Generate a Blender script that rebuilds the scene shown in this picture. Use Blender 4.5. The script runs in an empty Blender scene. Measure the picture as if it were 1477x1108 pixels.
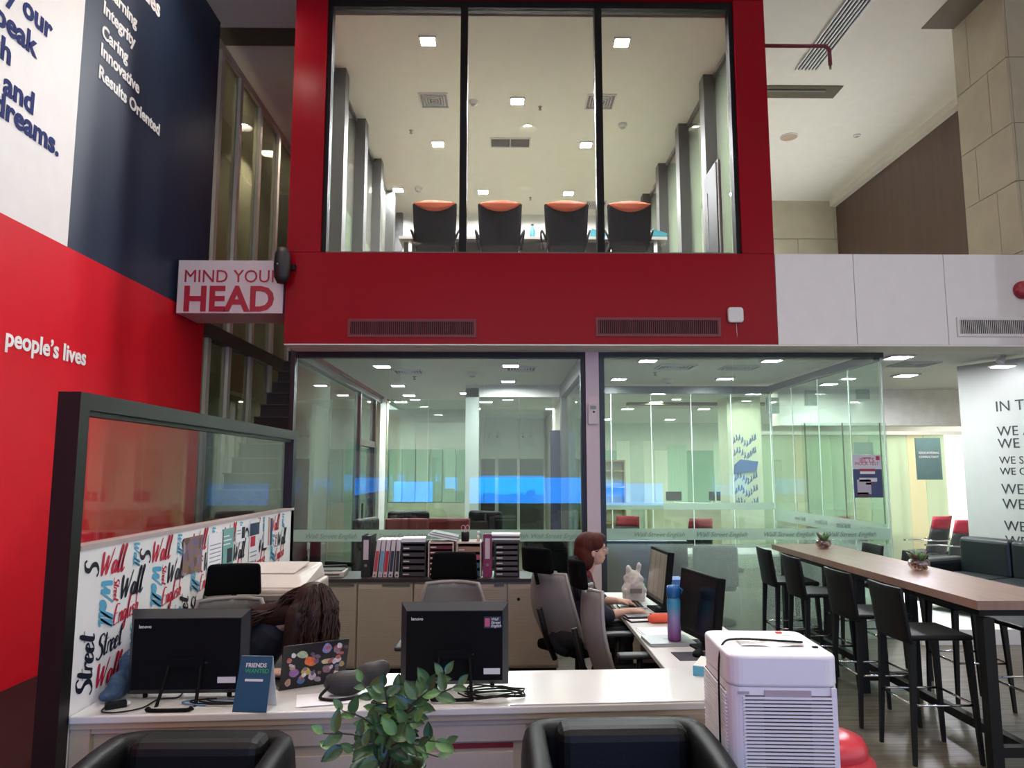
import bpy, bmesh, math, random
from mathutils import Vector, Matrix

RND = random.Random(11)
SC = bpy.context.scene
COL = SC.collection
PI = math.pi

# ------------------------------------------------------------------ camera
F_PX, W_PX, H_PX = 1050.0, 1477, 1108
CAM_H, PITCH, YAW = 1.85, math.radians(6.73), math.radians(0.70)
cam_data = bpy.data.cameras.new('camera')
cam_data.sensor_width = 36.0
cam_data.lens = F_PX / W_PX * 36.0
cam_data.clip_end = 300
cam = bpy.data.objects.new('camera', cam_data)
COL.objects.link(cam)
cam.location = (0, 0, CAM_H)
cam.rotation_euler = (PI / 2 + PITCH, 0, -YAW)
SC.camera = cam

# ------------------------------------------------------------------ world and exposure
world = bpy.data.worlds.new('world')
SC.world = world
world.use_nodes = True
wn = world.node_tree
wn.nodes['Background'].inputs[0].default_value = (0.93, 0.96, 1.0, 1)
wn.nodes['Background'].inputs[1].default_value = 0.9
SC.view_settings.view_transform = 'Standard'
SC.view_settings.look = 'None'
SC.view_settings.gamma = 1.0
SC.view_settings.use_curve_mapping = False
SC.view_settings.exposure = 0.5
SC.cycles.max_bounces = 8
SC.cycles.diffuse_bounces = 3
SC.cycles.glossy_bounces = 4
SC.cycles.transmission_bounces = 4
SC.cycles.transparent_max_bounces = 28
SC.cycles.caustics_reflective = False
SC.cycles.caustics_refractive = False
SC.cycles.sample_clamp_indirect = 4.0


def at(px, py, X=None, Y=None, Z=None):
    """where the sight line of a photograph pixel meets a plane of the place"""
    u, v = px - W_PX / 2, py - H_PX / 2
    cp, sp = math.cos(PITCH), math.sin(PITCH)
    fy, fz, fx = F_PX * cp + v * sp, F_PX * sp - v * cp, u
    dx = fx * math.cos(YAW) + fy * math.sin(YAW)
    dy = -fx * math.sin(YAW) + fy * math.cos(YAW)
    if Y is not None:
        t = Y / dy
    elif X is not None:
        t = X / dx
    else:
        t = (Z - CAM_H) / fz
    return Vector((dx * t, dy * t, CAM_H + fz * t))


# ------------------------------------------------------------------ materials
def lin(h):
    h = h.lstrip('#')
    out = []
    for i in (0, 2, 4):
        c = int(h[i:i + 2], 16) / 255
        out.append(c / 12.92 if c <= 0.04045 else ((c + 0.055) / 1.055) ** 2.4)
    return (*out, 1)


MATS = {}


def mat(name, col, rough=0.5, metal=0.0, var=0.06, scale=6.0, bump=0.0, bscale=60.0, coat=0.0, emit=0.0,
        spec=None, stretch=None):
    if name in MATS:
        return MATS[name]
    m = bpy.data.materials.new(name)
    m.use_nodes = True
    nt = m.node_tree
    b = nt.nodes['Principled BSDF']
    c = lin(col)
    b.inputs['Roughness'].default_value = rough
    b.inputs['Metallic'].default_value = metal
    b.inputs['Base Color'].default_value = c
    if spec is not None:
        b.inputs['Specular IOR Level'].default_value = spec
    if coat:
        b.inputs['Coat Weight'].default_value = coat
        b.inputs['Coat Roughness'].default_value = 0.03
    if emit:
        b.inputs['Emission Color'].default_value = c
        b.inputs['Emission Strength'].default_value = emit
    tc = nt.nodes.new('ShaderNodeTexCoord')
    src = tc.outputs['Object']
    if stretch:
        mp = nt.nodes.new('ShaderNodeMapping')
        mp.inputs['Scale'].default_value = stretch
        nt.links.new(src, mp.inputs[0])
        src = mp.outputs[0]
    if var:
        n = nt.nodes.new('ShaderNodeTexNoise')
        n.inputs['Scale'].default_value = scale
        n.inputs['Detail'].default_value = 4
        nt.links.new(src, n.inputs['Vector'])
        r = nt.nodes.new('ShaderNodeValToRGB')
        r.color_ramp.elements[0].position = 0.3
        r.color_ramp.elements[1].position = 0.7
        r.color_ramp.elements[0].color = (*[x * (1 - var) for x in c[:3]], 1)
        r.color_ramp.elements[1].color = (*[min(1, x * (1 + var)) for x in c[:3]], 1)
        nt.links.new(n.outputs['Fac'], r.inputs['Fac'])
        nt.links.new(r.outputs['Color'], b.inputs['Base Color'])
    if bump:
        n2 = nt.nodes.new('ShaderNodeTexNoise')
        n2.inputs['Scale'].default_value = bscale
        nt.links.new(src, n2.inputs['Vector'])
        bp = nt.nodes.new('ShaderNodeBump')
        bp.inputs['Strength'].default_value = bump
        bp.inputs['Distance'].default_value = 0.01
        nt.links.new(n2.outputs['Fac'], bp.inputs['Height'])
        nt.links.new(bp.outputs['Normal'], b.inputs['Normal'])
    MATS[name] = m
    return m


def glass_mat(name, tint, refl=1.0, rough=0.0, base=0.045, frost=0.0, frost_col='#e4ebe4'):
    """thin architectural glass: tinted see-through plus Fresnel mirror, optional frosting"""
    if name in MATS:
        return MATS[name]
    m = bpy.data.materials.new(name)
    m.use_nodes = True
    nt = m.node_tree
    for n in list(nt.nodes):
        if n.type != 'OUTPUT_MATERIAL':
            nt.nodes.remove(n)
    out = [n for n in nt.nodes if n.type == 'OUTPUT_MATERIAL'][0]
    tr = nt.nodes.new('ShaderNodeBsdfTransparent')
    tr.inputs[0].default_value = lin(tint)
    gl = nt.nodes.new('ShaderNodeBsdfGlossy')
    gl.inputs['Roughness'].default_value = rough
    gl.inputs[0].default_value = (1, 1, 1, 1)
    lw = nt.nodes.new('ShaderNodeLayerWeight')
    lw.inputs[0].default_value = 0.5
    pw = nt.nodes.new('ShaderNodeMath'); pw.operation = 'POWER'; pw.inputs[1].default_value = 4.0
    nt.links.new(lw.outputs['Facing'], pw.inputs[0])
    ml = nt.nodes.new('ShaderNodeMath'); ml.operation = 'MULTIPLY_ADD'
    ml.inputs[1].default_value = 0.75 * refl
    ml.inputs[2].default_value = base * refl
    nt.links.new(pw.outputs[0], ml.inputs[0])
    body = tr.outputs[0]
    if frost:
        df = nt.nodes.new('ShaderNodeBsdfDiffuse'); df.inputs[0].default_value = lin(frost_col)
        tl = nt.nodes.new('ShaderNodeBsdfTranslucent'); tl.inputs[0].default_value = lin(frost_col)
        a = nt.nodes.new('ShaderNodeMixShader'); a.inputs[0].default_value = 0.5
        nt.links.new(df.outputs[0], a.inputs[1]); nt.links.new(tl.outputs[0], a.inputs[2])
        mx = nt.nodes.new('ShaderNodeMixShader'); mx.inputs[0].default_value = frost
        nt.links.new(body, mx.inputs[1]); nt.links.new(a.outputs[0], mx.inputs[2])
        body = mx.outputs[0]
    mix = nt.nodes.new('ShaderNodeMixShader')
    nt.links.new(ml.outputs[0], mix.inputs[0])
    nt.links.new(body, mix.inputs[1])
    nt.links.new(gl.outputs[0], mix.inputs[2])
    nt.links.new(mix.outputs[0], out.inputs[0])
    MATS[name] = m
    return m


def emit_mat(name, col, strength):
    if name in MATS:
        return MATS[name]
    m = bpy.data.materials.new(name)
    m.use_nodes = True
    nt = m.node_tree
    for n in list(nt.nodes):
        if n.type != 'OUTPUT_MATERIAL':
            nt.nodes.remove(n)
    out = [n for n in nt.nodes if n.type == 'OUTPUT_MATERIAL'][0]
    e = nt.nodes.new('ShaderNodeEmission')
    e.inputs[0].default_value = lin(col)
    e.inputs[1].default_value = strength
    nt.links.new(e.outputs[0], out.inputs[0])
    MATS[name] = m
    return m


# ------------------------------------------------------------------ object helpers
MTX = {}


def tag(o, label=None, cat=None, group=None, kind=None):
    if label: o['label'] = label
    if cat: o['category'] = cat
    if group: o['group'] = group
    if kind: o['kind'] = kind
    return o


def thing(name, label, cat, loc=(0, 0, 0), rz=0.0, group=None, kind=None, rx=0.0, ry=0.0):
    o = bpy.data.objects.new(name, None)
    o.empty_display_size = 0.1
    COL.objects.link(o)
    o.location = loc
    o.rotation_euler = (rx, ry, rz)
    MTX[o.name] = Matrix.Translation(Vector(loc)) @ (Matrix.Rotation(rz, 4, 'Z') @ Matrix.Rotation(ry, 4, 'Y') @ Matrix.Rotation(rx, 4, 'X'))
    return tag(o, label, cat, group, kind)


def children_of(o):
    return [c for c in bpy.data.objects if c.parent == o]


def copy_tree(src, loc, rz=None, label=None, group=None):
    r = src.copy(); COL.objects.link(r)
    r.location = loc
    if rz is not None: r.rotation_euler = (0, 0, rz)
    if label: r['label'] = label
    if group: r['group'] = group
    for ch in children_of(src):
        c = ch.copy(); COL.objects.link(c); c.parent = r
        for g in children_of(ch):
            d = g.copy(); COL.objects.link(d); d.parent = c
    return r


class MB:
    """collects shapes and links them as one mesh object"""
    def __init__(self):
        self.v, self.f, self.sm = [], [], []

    def add(self, verts, faces, smooth=False):
        n = len(self.v)
        self.v += [Vector(p) for p in verts]
        self.f += [tuple(i + n for i in f) for f in faces]
        self.sm += [smooth] * len(faces)
        return self

    def box(self, x0, x1, y0, y1, z0, z1, M=None):
        p = [(x0, y0, z0), (x1, y0, z0), (x1, y1, z0), (x0, y1, z0), (x0, y0, z1), (x1, y0, z1), (x1, y1, z1), (x0, y1, z1)]
        if M is not None: p = [M @ Vector(q) for q in p]
        return self.add(p, [(3, 2, 1, 0), (4, 5, 6, 7), (0, 1, 5, 4), (1, 2, 6, 5), (2, 3, 7, 6), (3, 0, 4, 7)])

    def cbox(self, c, s, M=None):
        return self.box(c[0] - s[0] / 2, c[0] + s[0] / 2, c[1] - s[1] / 2, c[1] + s[1] / 2, c[2] - s[2] / 2, c[2] + s[2] / 2, M)

    def hexa(self, lo, hi):
        """lo, hi: four corners each"""
        return self.add(list(lo) + list(hi), [(3, 2, 1, 0), (4, 5, 6, 7), (0, 1, 5, 4), (1, 2, 6, 5), (2, 3, 7, 6), (3, 0, 4, 7)])

    def prism(self, poly, z0, z1, M=None):
        n = len(poly)
        p = [Vector((a, b, z0)) for a, b in poly] + [Vector((a, b, z1)) for a, b in poly]
        if M is not None: p = [M @ q for q in p]
        f = [tuple(range(n - 1, -1, -1)), tuple(range(n, 2 * n))]
        f += [(i, (i + 1) % n, n + (i + 1) % n, n + i) for i in range(n)]
        return self.add(p, f)

    def tube(self, pts, rad, n=8, cap=True, smooth=True):
        pts = [Vector(p) for p in pts]
        rads = rad if isinstance(rad, (list, tuple)) else [rad] * len(pts)
        vs, fs = [], []
        prev = None
        for i, p in enumerate(pts):
            if i == 0: t = pts[1] - p
            elif i == len(pts) - 1: t = p - pts[i - 1]
            else: t = (pts[i + 1] - p).normalized() + (p - pts[i - 1]).normalized()
            t = t.normalized() if t.length > 1e-9 else Vector((0, 0, 1))
            if prev is None:
                a = Vector((0, 0, 1)) if abs(t.z) < 0.9 else Vector((1, 0, 0))
                e1 = t.cross(a).normalized()
            else:
                e1 = (prev - t * prev.dot(t))
                e1 = e1.normalized() if e1.length > 1e-6 else t.orthogonal().normalized()
            prev = e1
            e2 = t.cross(e1)
            for k in range(n):
                a = 2 * PI * k / n
                vs.append(p + (e1 * math.cos(a) + e2 * math.sin(a)) * rads[i])
        for i in range(len(pts) - 1):
            for k in range(n):
                k2 = (k + 1) % n
                fs.append((i * n + k, i * n + k2, (i + 1) * n + k2, (i + 1) * n + k))
        self.add(vs, fs, smooth)
        if cap:
            m = len(self.v) - len(vs)
            self.f += [tuple(m + k for k in range(n - 1, -1, -1)), tuple(m + (len(pts) - 1) * n + k for k in range(n))]
            self.sm += [False, False]
        return self

    def lathe(self, prof, n=20, c=(0, 0, 0), sx=1, sy=1, cap=True, smooth=True):
        vs, fs = [], []
        for r, z in prof:
            for k in range(n):
                a = 2 * PI * k / n
                vs.append((c[0] + r * sx * math.cos(a), c[1] + r * sy * math.sin(a), c[2] + z))
        for i in range(len(prof) - 1):
            for k in range(n):
                k2 = (k + 1) % n
                fs.append((i * n + k, i * n + k2, (i + 1) * n + k2, (i + 1) * n + k))
        self.add(vs, fs, smooth)
        if cap:
            m = len(self.v) - len(vs)
            self.f += [tuple(m + k for k in range(n - 1, -1, -1)), tuple(m + (len(prof) - 1) * n + k for k in range(n))]
            self.sm += [False, False]
        return self

    def ell(self, c, r, nu=14, nv=8, M=None):
        vs, fs = [], []
        for j in range(nv + 1):
            ph = -PI / 2 + PI * j / nv
            for k in range(nu):
                a = 2 * PI * k / nu
                p = Vector((r[0] * math.cos(ph) * math.cos(a), r[1] * math.cos(ph) * math.sin(a), r[2] * math.sin(ph)))
                if M is not None: p = M @ p
                vs.append(Vector(c) + p)
        for j in range(nv):
            for k in range(nu):
                k2 = (k + 1) % nu
                fs.append((j * nu + k, j * nu + k2, (j + 1) * nu + k2, (j + 1) * nu + k))
        return self.add(vs, fs, True)

    def grid(self, fn, nu, nv, thick=None, smooth=True):
        """surface fn(u,v) in 0..1; thick: offset vector for a closed slab"""
        vs = [Vector(fn(i / nu, j / nv)) for j in range(nv + 1) for i in range(nu + 1)]
        w = nu + 1
        fs = [(j * w + i, j * w + i + 1, (j + 1) * w + i + 1, (j + 1) * w + i) for j in range(nv) for i in range(nu)]
        if thick is None:
            return self.add(vs, fs, smooth)
        n = len(vs)
        t = Vector(thick)
        vs2 = vs + [p + t for p in vs]
        fs2 = fs + [tuple(n + k for k in reversed(f)) for f in fs]
        rim = [i for i in range(w)] + [j * w + nu for j in range(1, nv + 1)] + [nv * w + i for i in range(nu - 1, -1, -1)] + [j * w for j in range(nv - 1, 0, -1)]
        for a, b in zip(rim, rim[1:] + rim[:1]):
            fs2.append((b, a, n + a, n + b))
        return self.add(vs2, fs2, smooth)

    def build(self, name, m, parent=None, world=False, bevel=0.0, seg=2, smooth=None, label=None, kind=None):
        me = bpy.data.meshes.new(name)
        vs = self.v
        if world and parent is not None:
            top = parent if parent.parent is None else parent.parent
            inv = MTX[top.name].inverted()
            vs = [inv @ p for p in vs]
        me.from_pydata([tuple(p) for p in vs], [], self.f)
        sm = self.sm if smooth is None else [smooth] * len(self.f)
        me.polygons.foreach_set('use_smooth', sm)
        bm = bmesh.new(); bm.from_mesh(me)
        bmesh.ops.recalc_face_normals(bm, faces=bm.faces)
        bm.to_mesh(me); bm.free()
        me.materials.append(m)
        o = bpy.data.objects.new(name, me)
        COL.objects.link(o)
        if parent is not None: o.parent = parent
        if bevel:
            b = o.modifiers.new('bevel', 'BEVEL')
            b.width = bevel; b.segments = seg; b.limit_method = 'ANGLE'; b.angle_limit = math.radians(50)
        if label: o['label'] = label
        if kind: o['kind'] = kind
        return o


def bx(name, m, x0, x1, y0, y1, z0, z1, parent=None, world=False, bevel=0.0, **k):
    return MB().box(x0, x1, y0, y1, z0, z1).build(name, m, parent, world, bevel, **k)


def struct(name, m, x0, x1, y0, y1, z0, z1, label, bevel=0.0):
    """a box of the building with its origin at its base centre"""
    cx, cy = (x0 + x1) / 2, (y0 + y1) / 2
    o = MB().box(x0 - cx, x1 - cx, y0 - cy, y1 - cy, 0, z1 - z0).build(name, m, None, False, bevel)
    o.location = (cx, cy, z0)
    MTX[o.name] = Matrix.Translation((cx, cy, z0))
    return tag(o, label, name.split('_')[0], None, 'structure')


def text(name, s, m, parent, loc, rot, size, bold=0.0, shear=0.0, align='LEFT', ext=0.0015, spacing=1.0, M=None, sx=1.0):
    """lettering that stands in the parent's frame; rot = euler"""
    cu = bpy.data.curves.new(name, 'FONT')
    cu.body = s
    cu.size = size
    cu.offset = bold
    cu.shear = shear
    cu.align_x = align
    cu.extrude = ext
    cu.space_character = spacing
    cu.resolution_u = 3
    cu.materials.append(m)
    o = bpy.data.objects.new(name, cu)
    COL.objects.link(o)
    o.parent = parent
    o.location = loc
    o.rotation_euler = rot
    o.scale = (sx, 1, 1)
    return o


ROT_FRONT = (PI / 2, 0, 0)            # reads along +X, faces the camera side
ROT_LEFTWALL = (PI / 2, 0, PI / 2)    # reads along +Y, faces +X
# ================================================================== THE SETTING
M_RED = mat('red_lacquer', '#8c0417', 0.22, var=0.03, spec=.16)
M_REDWALL = mat('red_print', '#dc1c2c', 0.45, var=0.03, spec=.2)
M_WHITEWALL = mat('white_print', '#ece4e0', 0.5, var=0.02)
M_NAVY = mat('navy_print', '#1b2a42', 0.5, var=0.04)
M_CREAM = mat('cream_ceiling', '#ece8d8', 0.85, var=0.02)
M_WHITE = mat('white_paint', '#e9e7e0', 0.7, var=0.02)
M_GLOSSWHITE = mat('white_gloss_panel', '#dad6d3', 0.08, coat=0.6, var=0.02, bump=0.05, bscale=1.3)
M_BLACKFRAME = mat('dark_bronze_frame', '#1d1a18', 0.4, metal=0.3, var=0.1)
M_GREYFRAME = mat('grey_anodised', '#5a5955', 0.4, metal=0.4, var=0.05)
M_STONE = mat('beige_stone', '#bcb498', 0.35, var=0.10, scale=2.2)
M_STONEGAP = mat('stone_joint', '#5c5143', 0.9)
M_BROWN = mat('brown_veneer', '#4a352c', 0.45, var=0.16, scale=1.2, stretch=(6, 6, 0.4))
M_FROST = glass_mat('frosted_glass', '#f2f8f4', 0.6, 0.1, frost=0.24, frost_col='#d8e0da')
M_BAND = glass_mat('frosted_band', '#e8f2ec', 0.5, 0.05, frost=0.48, frost_col='#c8d6cc')
M_GLASS = glass_mat('clear_glass', '#f3f9f5', .8)
M_GLASSUP = glass_mat('upper_glass', '#f6f6f2', 1.0, base=0.03)
M_GLASSGREEN = glass_mat('green_edge_glass', '#eaf4ee', 1.0)
M_EDGE = mat('glass_edge', '#dfeee4', 0.2, var=0.0)
M_DARKGREY = mat('charcoal_column', '#33322f', 0.5, var=0.06)
M_LAMP = emit_mat('lamp_diffuser', '#f4f6ff', 330.0)
M_LAMPHI = emit_mat('lamp_diffuser_upper', '#f2f5ff', 2000.0)
M_LAMPADDED = emit_mat('lamp_added_hall', '#fff2e4', 180.0)
M_LAMPFAR = emit_mat('lamp_far', '#f6f6f0', 200.0)
M_METALW = mat('white_metal', '#d8d6d2', 0.4, var=0.03)
M_DARK = mat('black_plastic', '#0f0f0f', 0.5, var=0.1, spec=.2)
M_VENTDARK = mat('vent_dark', '#0d0b0b', 0.8)

# floor of dark wood strips
m = bpy.data.materials.new('wood_strip_floor'); m.use_nodes = True
nt = m.node_tree; b = nt.nodes['Principled BSDF']
tc = nt.nodes.new('ShaderNodeTexCoord')
mp = nt.nodes.new('ShaderNodeMapping'); mp.inputs['Scale'].default_value = (0.9, 15, 1)
n1 = nt.nodes.new('ShaderNodeTexNoise'); n1.inputs['Scale'].default_value = 2.6; n1.inputs['Detail'].default_value = 6
rp = nt.nodes.new('ShaderNodeValToRGB')
rp.color_ramp.elements[0].position = 0.3; rp.color_ramp.elements[0].color = lin('#2e2621')
rp.color_ramp.elements[1].position = 0.72; rp.color_ramp.elements[1].color = lin('#766a5c')
nt.links.new(tc.outputs['Object'], mp.inputs[0]); nt.links.new(mp.outputs[0], n1.inputs['Vector'])
nt.links.new(n1.outputs['Fac'], rp.inputs['Fac']); nt.links.new(rp.outputs['Color'], b.inputs['Base Color'])
b.inputs['Roughness'].default_value = 0.33
M_FLOOR = m

CEIL = 7.6
GC = 3.25          # ground-floor ceiling
UC = 7.15          # ceiling of the upper room
BY = 7.75          # front of the red box
GY = 8.2           # front of the ground-floor glazing

struct('floor', M_FLOOR, -8, 12, -9, 26, -0.1, 0.0, 'dark wood strip floor of the hall')
struct('ceiling', M_CREAM, -8, 7.5, -9, 15.2, CEIL, CEIL + 0.12, 'high cream ceiling over the whole hall')

# left printed wall: red below, white and navy above
wl = thing('wall_left', 'tall printed feature wall in red, white and navy with lettering', 'wall', (-3.6, 2.0, 0), kind='structure')
bx('wall_core', M_NAVY, -4.0, -3.62, -9, 8.70, 0, 7.50, wl, True)
bx('red_panel', M_REDWALL, -3.62, -3.60, -9, 8.66, 0, 3.68, wl, True, label='red lower panel of the printed wall')
bx('white_panel', M_WHITEWALL, -3.62, -3.60, -9, 5.88, 3.68, 7.50, wl, True, label='white upper panel with blue lettering')
bx('navy_panel', M_NAVY, -3.62, -3.60, 5.88, 8.70, 3.68, 7.50, wl, True, label='navy upper panel with white lettering')
M_LETW = mat('white_letters', '#f4f1ee', 0.6, var=0)
M_LETB = mat('blue_letters', '#232f6b', 0.7, var=0.02, spec=.15)
wx = 0.004


def wall_text(s, px, py, size, m, name='lettering', bold=0.012, align='LEFT'):
    p = at(px, py, X=-3.6)
    return text(name, s, m, wl, (wx, p.y - 2.0, p.z), ROT_LEFTWALL, size, bold, align=align)


wall_text('people’s lives', 123, 527, .192, M_LETW, bold=.005, align='RIGHT')
for s, px, py in (('Learning', 150, -15), ('Integrity', 148, 17), ('Caring', 146, 51), ('Innovative', 144, 78), ('Results Oriented', 141, 110)):
    wall_text(s, px, py, .168, M_LETW, bold=.005)
wall_text('Values', 230, 26, .25, M_LETW, bold=.007, align='RIGHT')
for s, px, py in (('why our', 73, 58), ('speak', 50, 82), ('English', 15, 95), ('goals and', 48, 166), ('dreams.', 84, 226)):
    wall_text(s, px, py, .24, M_LETB, bold=.007, align='RIGHT')

# right stone wall with its tiles, brown wall and rear stone wall
wr = thing('wall_right', 'beige stone-tiled pier rising behind the white parapet', 'wall', (6.4, 8.4, 3.4), kind='structure')
bx('backing', M_STONEGAP, 5.93, 6.9, 7.99, 8.88, 3.4, CEIL, wr, True)
zs = [3.4, 4.32, 5.15, 5.85, 6.66, 7.6]
tile_cache = {}
for j in range(len(zs) - 1):
    cut = 8.30 if j % 2 else 8.62
    for y0, y1 in ((7.97, cut), (cut + .008, 8.90)):
        bx('stone_tile', M_STONE, 5.90, 5.93, y0, y1, zs[j] + .008, zs[j + 1], wr, True)
    bx('stone_tile', M_STONE, 5.93, 6.9, 7.96, 7.99, zs[j] + .008, zs[j + 1], wr, True)
    bx('stone_tile', M_STONE, 5.935, 6.9, 8.88, 8.90, zs[j] + .008, zs[j + 1], wr, True)
struct('wall_side', M_STONE, 7.2, 7.4, 5.2, 7.7, 0, CEIL, 'plain stone wall along the right of the hall beyond the frame')
struct('wall_brown', M_BROWN, 7.15, 7.4, 8.9, 15.2, 4.65, CEIL - 0.12, 'dark brown veneer wall above the rear window')
struct('trim_1', M_CREAM, 7.02, 7.4, 8.9, 15.2, CEIL - 0.13, CEIL, 'cream cove trim along the brown wall')
wb = thing('wall_back', 'beige stone wall closing the rear of the upper hall', 'wall', (4, 15.2, 3.2), kind='structure')
bx('backing', M_STONEGAP, 2.6, 7.4, 15.05, 15.3, 3.2, CEIL, wb, True)
for z0, z1 in ((4.0, 4.9), (4.9, 5.8), (5.8, 6.75), (6.75, 7.6)):
    off = 0.0 if int(z0 * 10) % 2 else 0.7
    x = 2.6 + off - 1.5
    while x < 7.15:
        a, b2 = max(x, 2.6), min(x + 1.49, 7.15)
        if b2 - a > .05: bx('stone_tile', M_STONE, a, b2, 15.02, 15.05, z0 + .012, z1, wb, True)
        x += 1.5
# rear window beside the brown wall (bright slope seen above the parapet)
w = thing('window_9', 'bright window glimpsed over the white parapet below the brown wall', 'window', (7.2, 12.5, 4.2), kind='structure')
bx('window_frame', M_CREAM, 7.10, 7.2, 10.6, 14.9, 4.55, 4.65, w, True)
for y in (10.62, 11.0, 12.2, 13.4): bx('window_frame', M_CREAM, 7.12, 7.2, y, y + .06, 3.4, 4.55, w, True)
bx('pane', emit_mat('daylight_pane', '#f2f6ff', 24.0), 7.2, 7.22, 10.6, 14.9, 3.4, 4.6, w, True)

# ceiling slot recesses
rc = thing('ceiling_recess', 'long dark rectangular recess in the cream ceiling beside the red box', 'recess', (4.4, 10.5, CEIL), kind='structure')
M_REC = mat('recess_grey', '#57503f', 0.9)
bx('recess_back', M_REC, 3.5, 5.12, 10.3, 10.66, CEIL - .012, CEIL - .004, rc, True)
bx('recess_pipe', M_GREYFRAME, 3.5, 4.9, 10.40, 10.44, CEIL - .03, CEIL - .012, rc, True)
rc2 = thing('ceiling_recess', 'dark notch in the cream ceiling against the stone wall', 'recess', (6.2, 8.2, CEIL), kind='structure')
bx('recess_back', mat('recess_taupe', '#6d6354', .9), 5.47, 5.90, 6.2, 8.86, CEIL - .012, CEIL - .004, rc2, True)
rc3 = thing('ceiling_recess', 'dark strip recess in the ceiling above the stair glazing', 'recess', (-3.4, 8.8, CEIL), kind='structure')
bx('recess_back', M_REC, -4.6, -2.4, 8.95, 9.35, CEIL - .012, CEIL - .004, rc3, True)

# ---------------------------------------------------------------- the red box
rb = thing('wall_red_box', 'glossy red upper storey box framing the big window', 'wall', (0.31, BY, 3.2), kind='structure')
bx('lower_band', M_RED, -2.36, 2.98, BY, BY + .2, 3.2, 4.21, rb, True)
bx('left_pillar', M_RED, -2.36, -2.0, BY, BY + .2, 4.215, 7.2, rb, True)
bx('right_pillar', M_RED, 2.63, 2.98, BY, BY + .2, 4.215, 7.2, rb, True)
bx('top_band', M_RED, -2.36, 2.98, BY, BY + .2, 7.205, CEIL, rb, True)
bx('right_side', M_WHITE, 2.93, 2.98, BY + .2, 14.8, 3.9, CEIL, rb, True)
bx('left_side', M_RED, -2.36, -2.3, BY + .2, 14.8, 3.2, CEIL, rb, True)
struct('trim_2', M_WHITE, -2.36, 7.0, BY + .005, GY + .1, 3.185, 3.2, 'pale soffit strip under the red box and parapet')
struct('wall_slab', M_WHITE, -2.3, 7.1, BY + .2, 15.0, 3.32, 4.17, 'floor slab between the two storeys')
struct('floor_upper', mat('upper_floor', '#b5ada0', 0.6), -2.3, 2.95, BY + .2, 14.8, 4.17, 4.2, 'floor of the upper meeting room')
struct('ceiling_upper', M_CREAM, -2.35, 2.95, BY + .25, 14.8, UC, UC + .1, 'cream ceiling of the upper meeting room')
struct('wall_upper_back', M_WHITE, -2.3, 2.95, 14.7, 14.8, 4.2, UC, 'pale rear wall of the upper meeting room')
wu = thing('window_1', 'big three-pane window of the upper meeting room in black frame', 'window', (0.3, BY, 4.21), kind='structure')
for a, b2 in ((-2.0, -1.95), (2.58, 2.63)): bx('window_frame', M_DARK, a, b2, BY + .04, BY + .16, 4.21, 7.2, wu, True)
bx('window_frame', M_DARK, -1.95, 2.58, BY + .04, BY + .16, 7.12, 7.2, wu, True)
bx('window_frame', M_GREYFRAME, -1.95, 2.58, BY + .04, BY + .16, 4.21, 4.235, wu, True)
for x in (-0.45, 1.08): bx('mullion', M_DARK, x - .04, x + .04, BY + .03, BY + .16, 4.235, 7.12, wu, True)
for a, b2 in ((-1.95, -.49), (-.41, 1.04), (1.12, 2.58)): bx('pane', M_GLASSUP, a, b2, BY + .09, BY + .10, 4.235, 7.12, wu, True)

# side glazing of the upper room with charcoal columns
for side, xw, xs, lab in (('left', -2.25, .16, 'left'), ('right', 2.85, -.16, 'right')):
    w = thing('window_%d' % (2 if side == 'left' else 3), 'side glazing of the upper room along its %s side with charcoal columns' % lab, 'window', (xw, 11, 4.2), kind='structure')
    ys = [9.13, 10.53, 11.97, 13.4, 14.6] if side == 'left' else [9.23, 10.63, 12.09, 13.5, 14.6]
    for y in ys:
        a, b2 = sorted((xw, xw + xs))
        bx('column', M_DARKGREY, a, b2, y, y + .22, 4.2, UC, w, True)
    prev = BY + .25
    for y in ys:
        bx('pane', glass_mat('side_glass', '#dfe3d8', 1.0, frost=.25, frost_col='#ccd4c4'), xw - .005, xw + .005, prev, y, 4.2, UC - .05, w, True)
        prev = y + .22
    bx('head_rail', M_GREYFRAME, xw - .03, xw + .03, BY + .25, 14.7, UC - .05, UC, w, True)
    bx('wall_strip', mat('pale_green_wall', '#cfe0c4', .7), xw - .01 + (.06 if side == 'right' else -.04), xw + .01 + (.06 if side == 'right' else -.04), BY + .3, 14.7, 4.2, 5.6 if side == 'left' else 6.2, w, True)

# ---------------------------------------------------------------- white parapet, its panels
pa = thing('wall_parapet', 'glossy white panelled parapet running right from the red box', 'wall', (5, BY, 3.2), kind='structure')
px = 2.985
for x1 in (3.85, 4.85, 5.85, 6.97):
    bx('white_panel', M_GLOSSWHITE, px, x1 - .006, BY, BY + .2, 3.2, 4.21, pa, True)
    px = x1
bx('backing', M_WHITE, 2.985, 6.97, BY + .02, BY + .2, 3.21, 4.20, pa, True)

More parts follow.
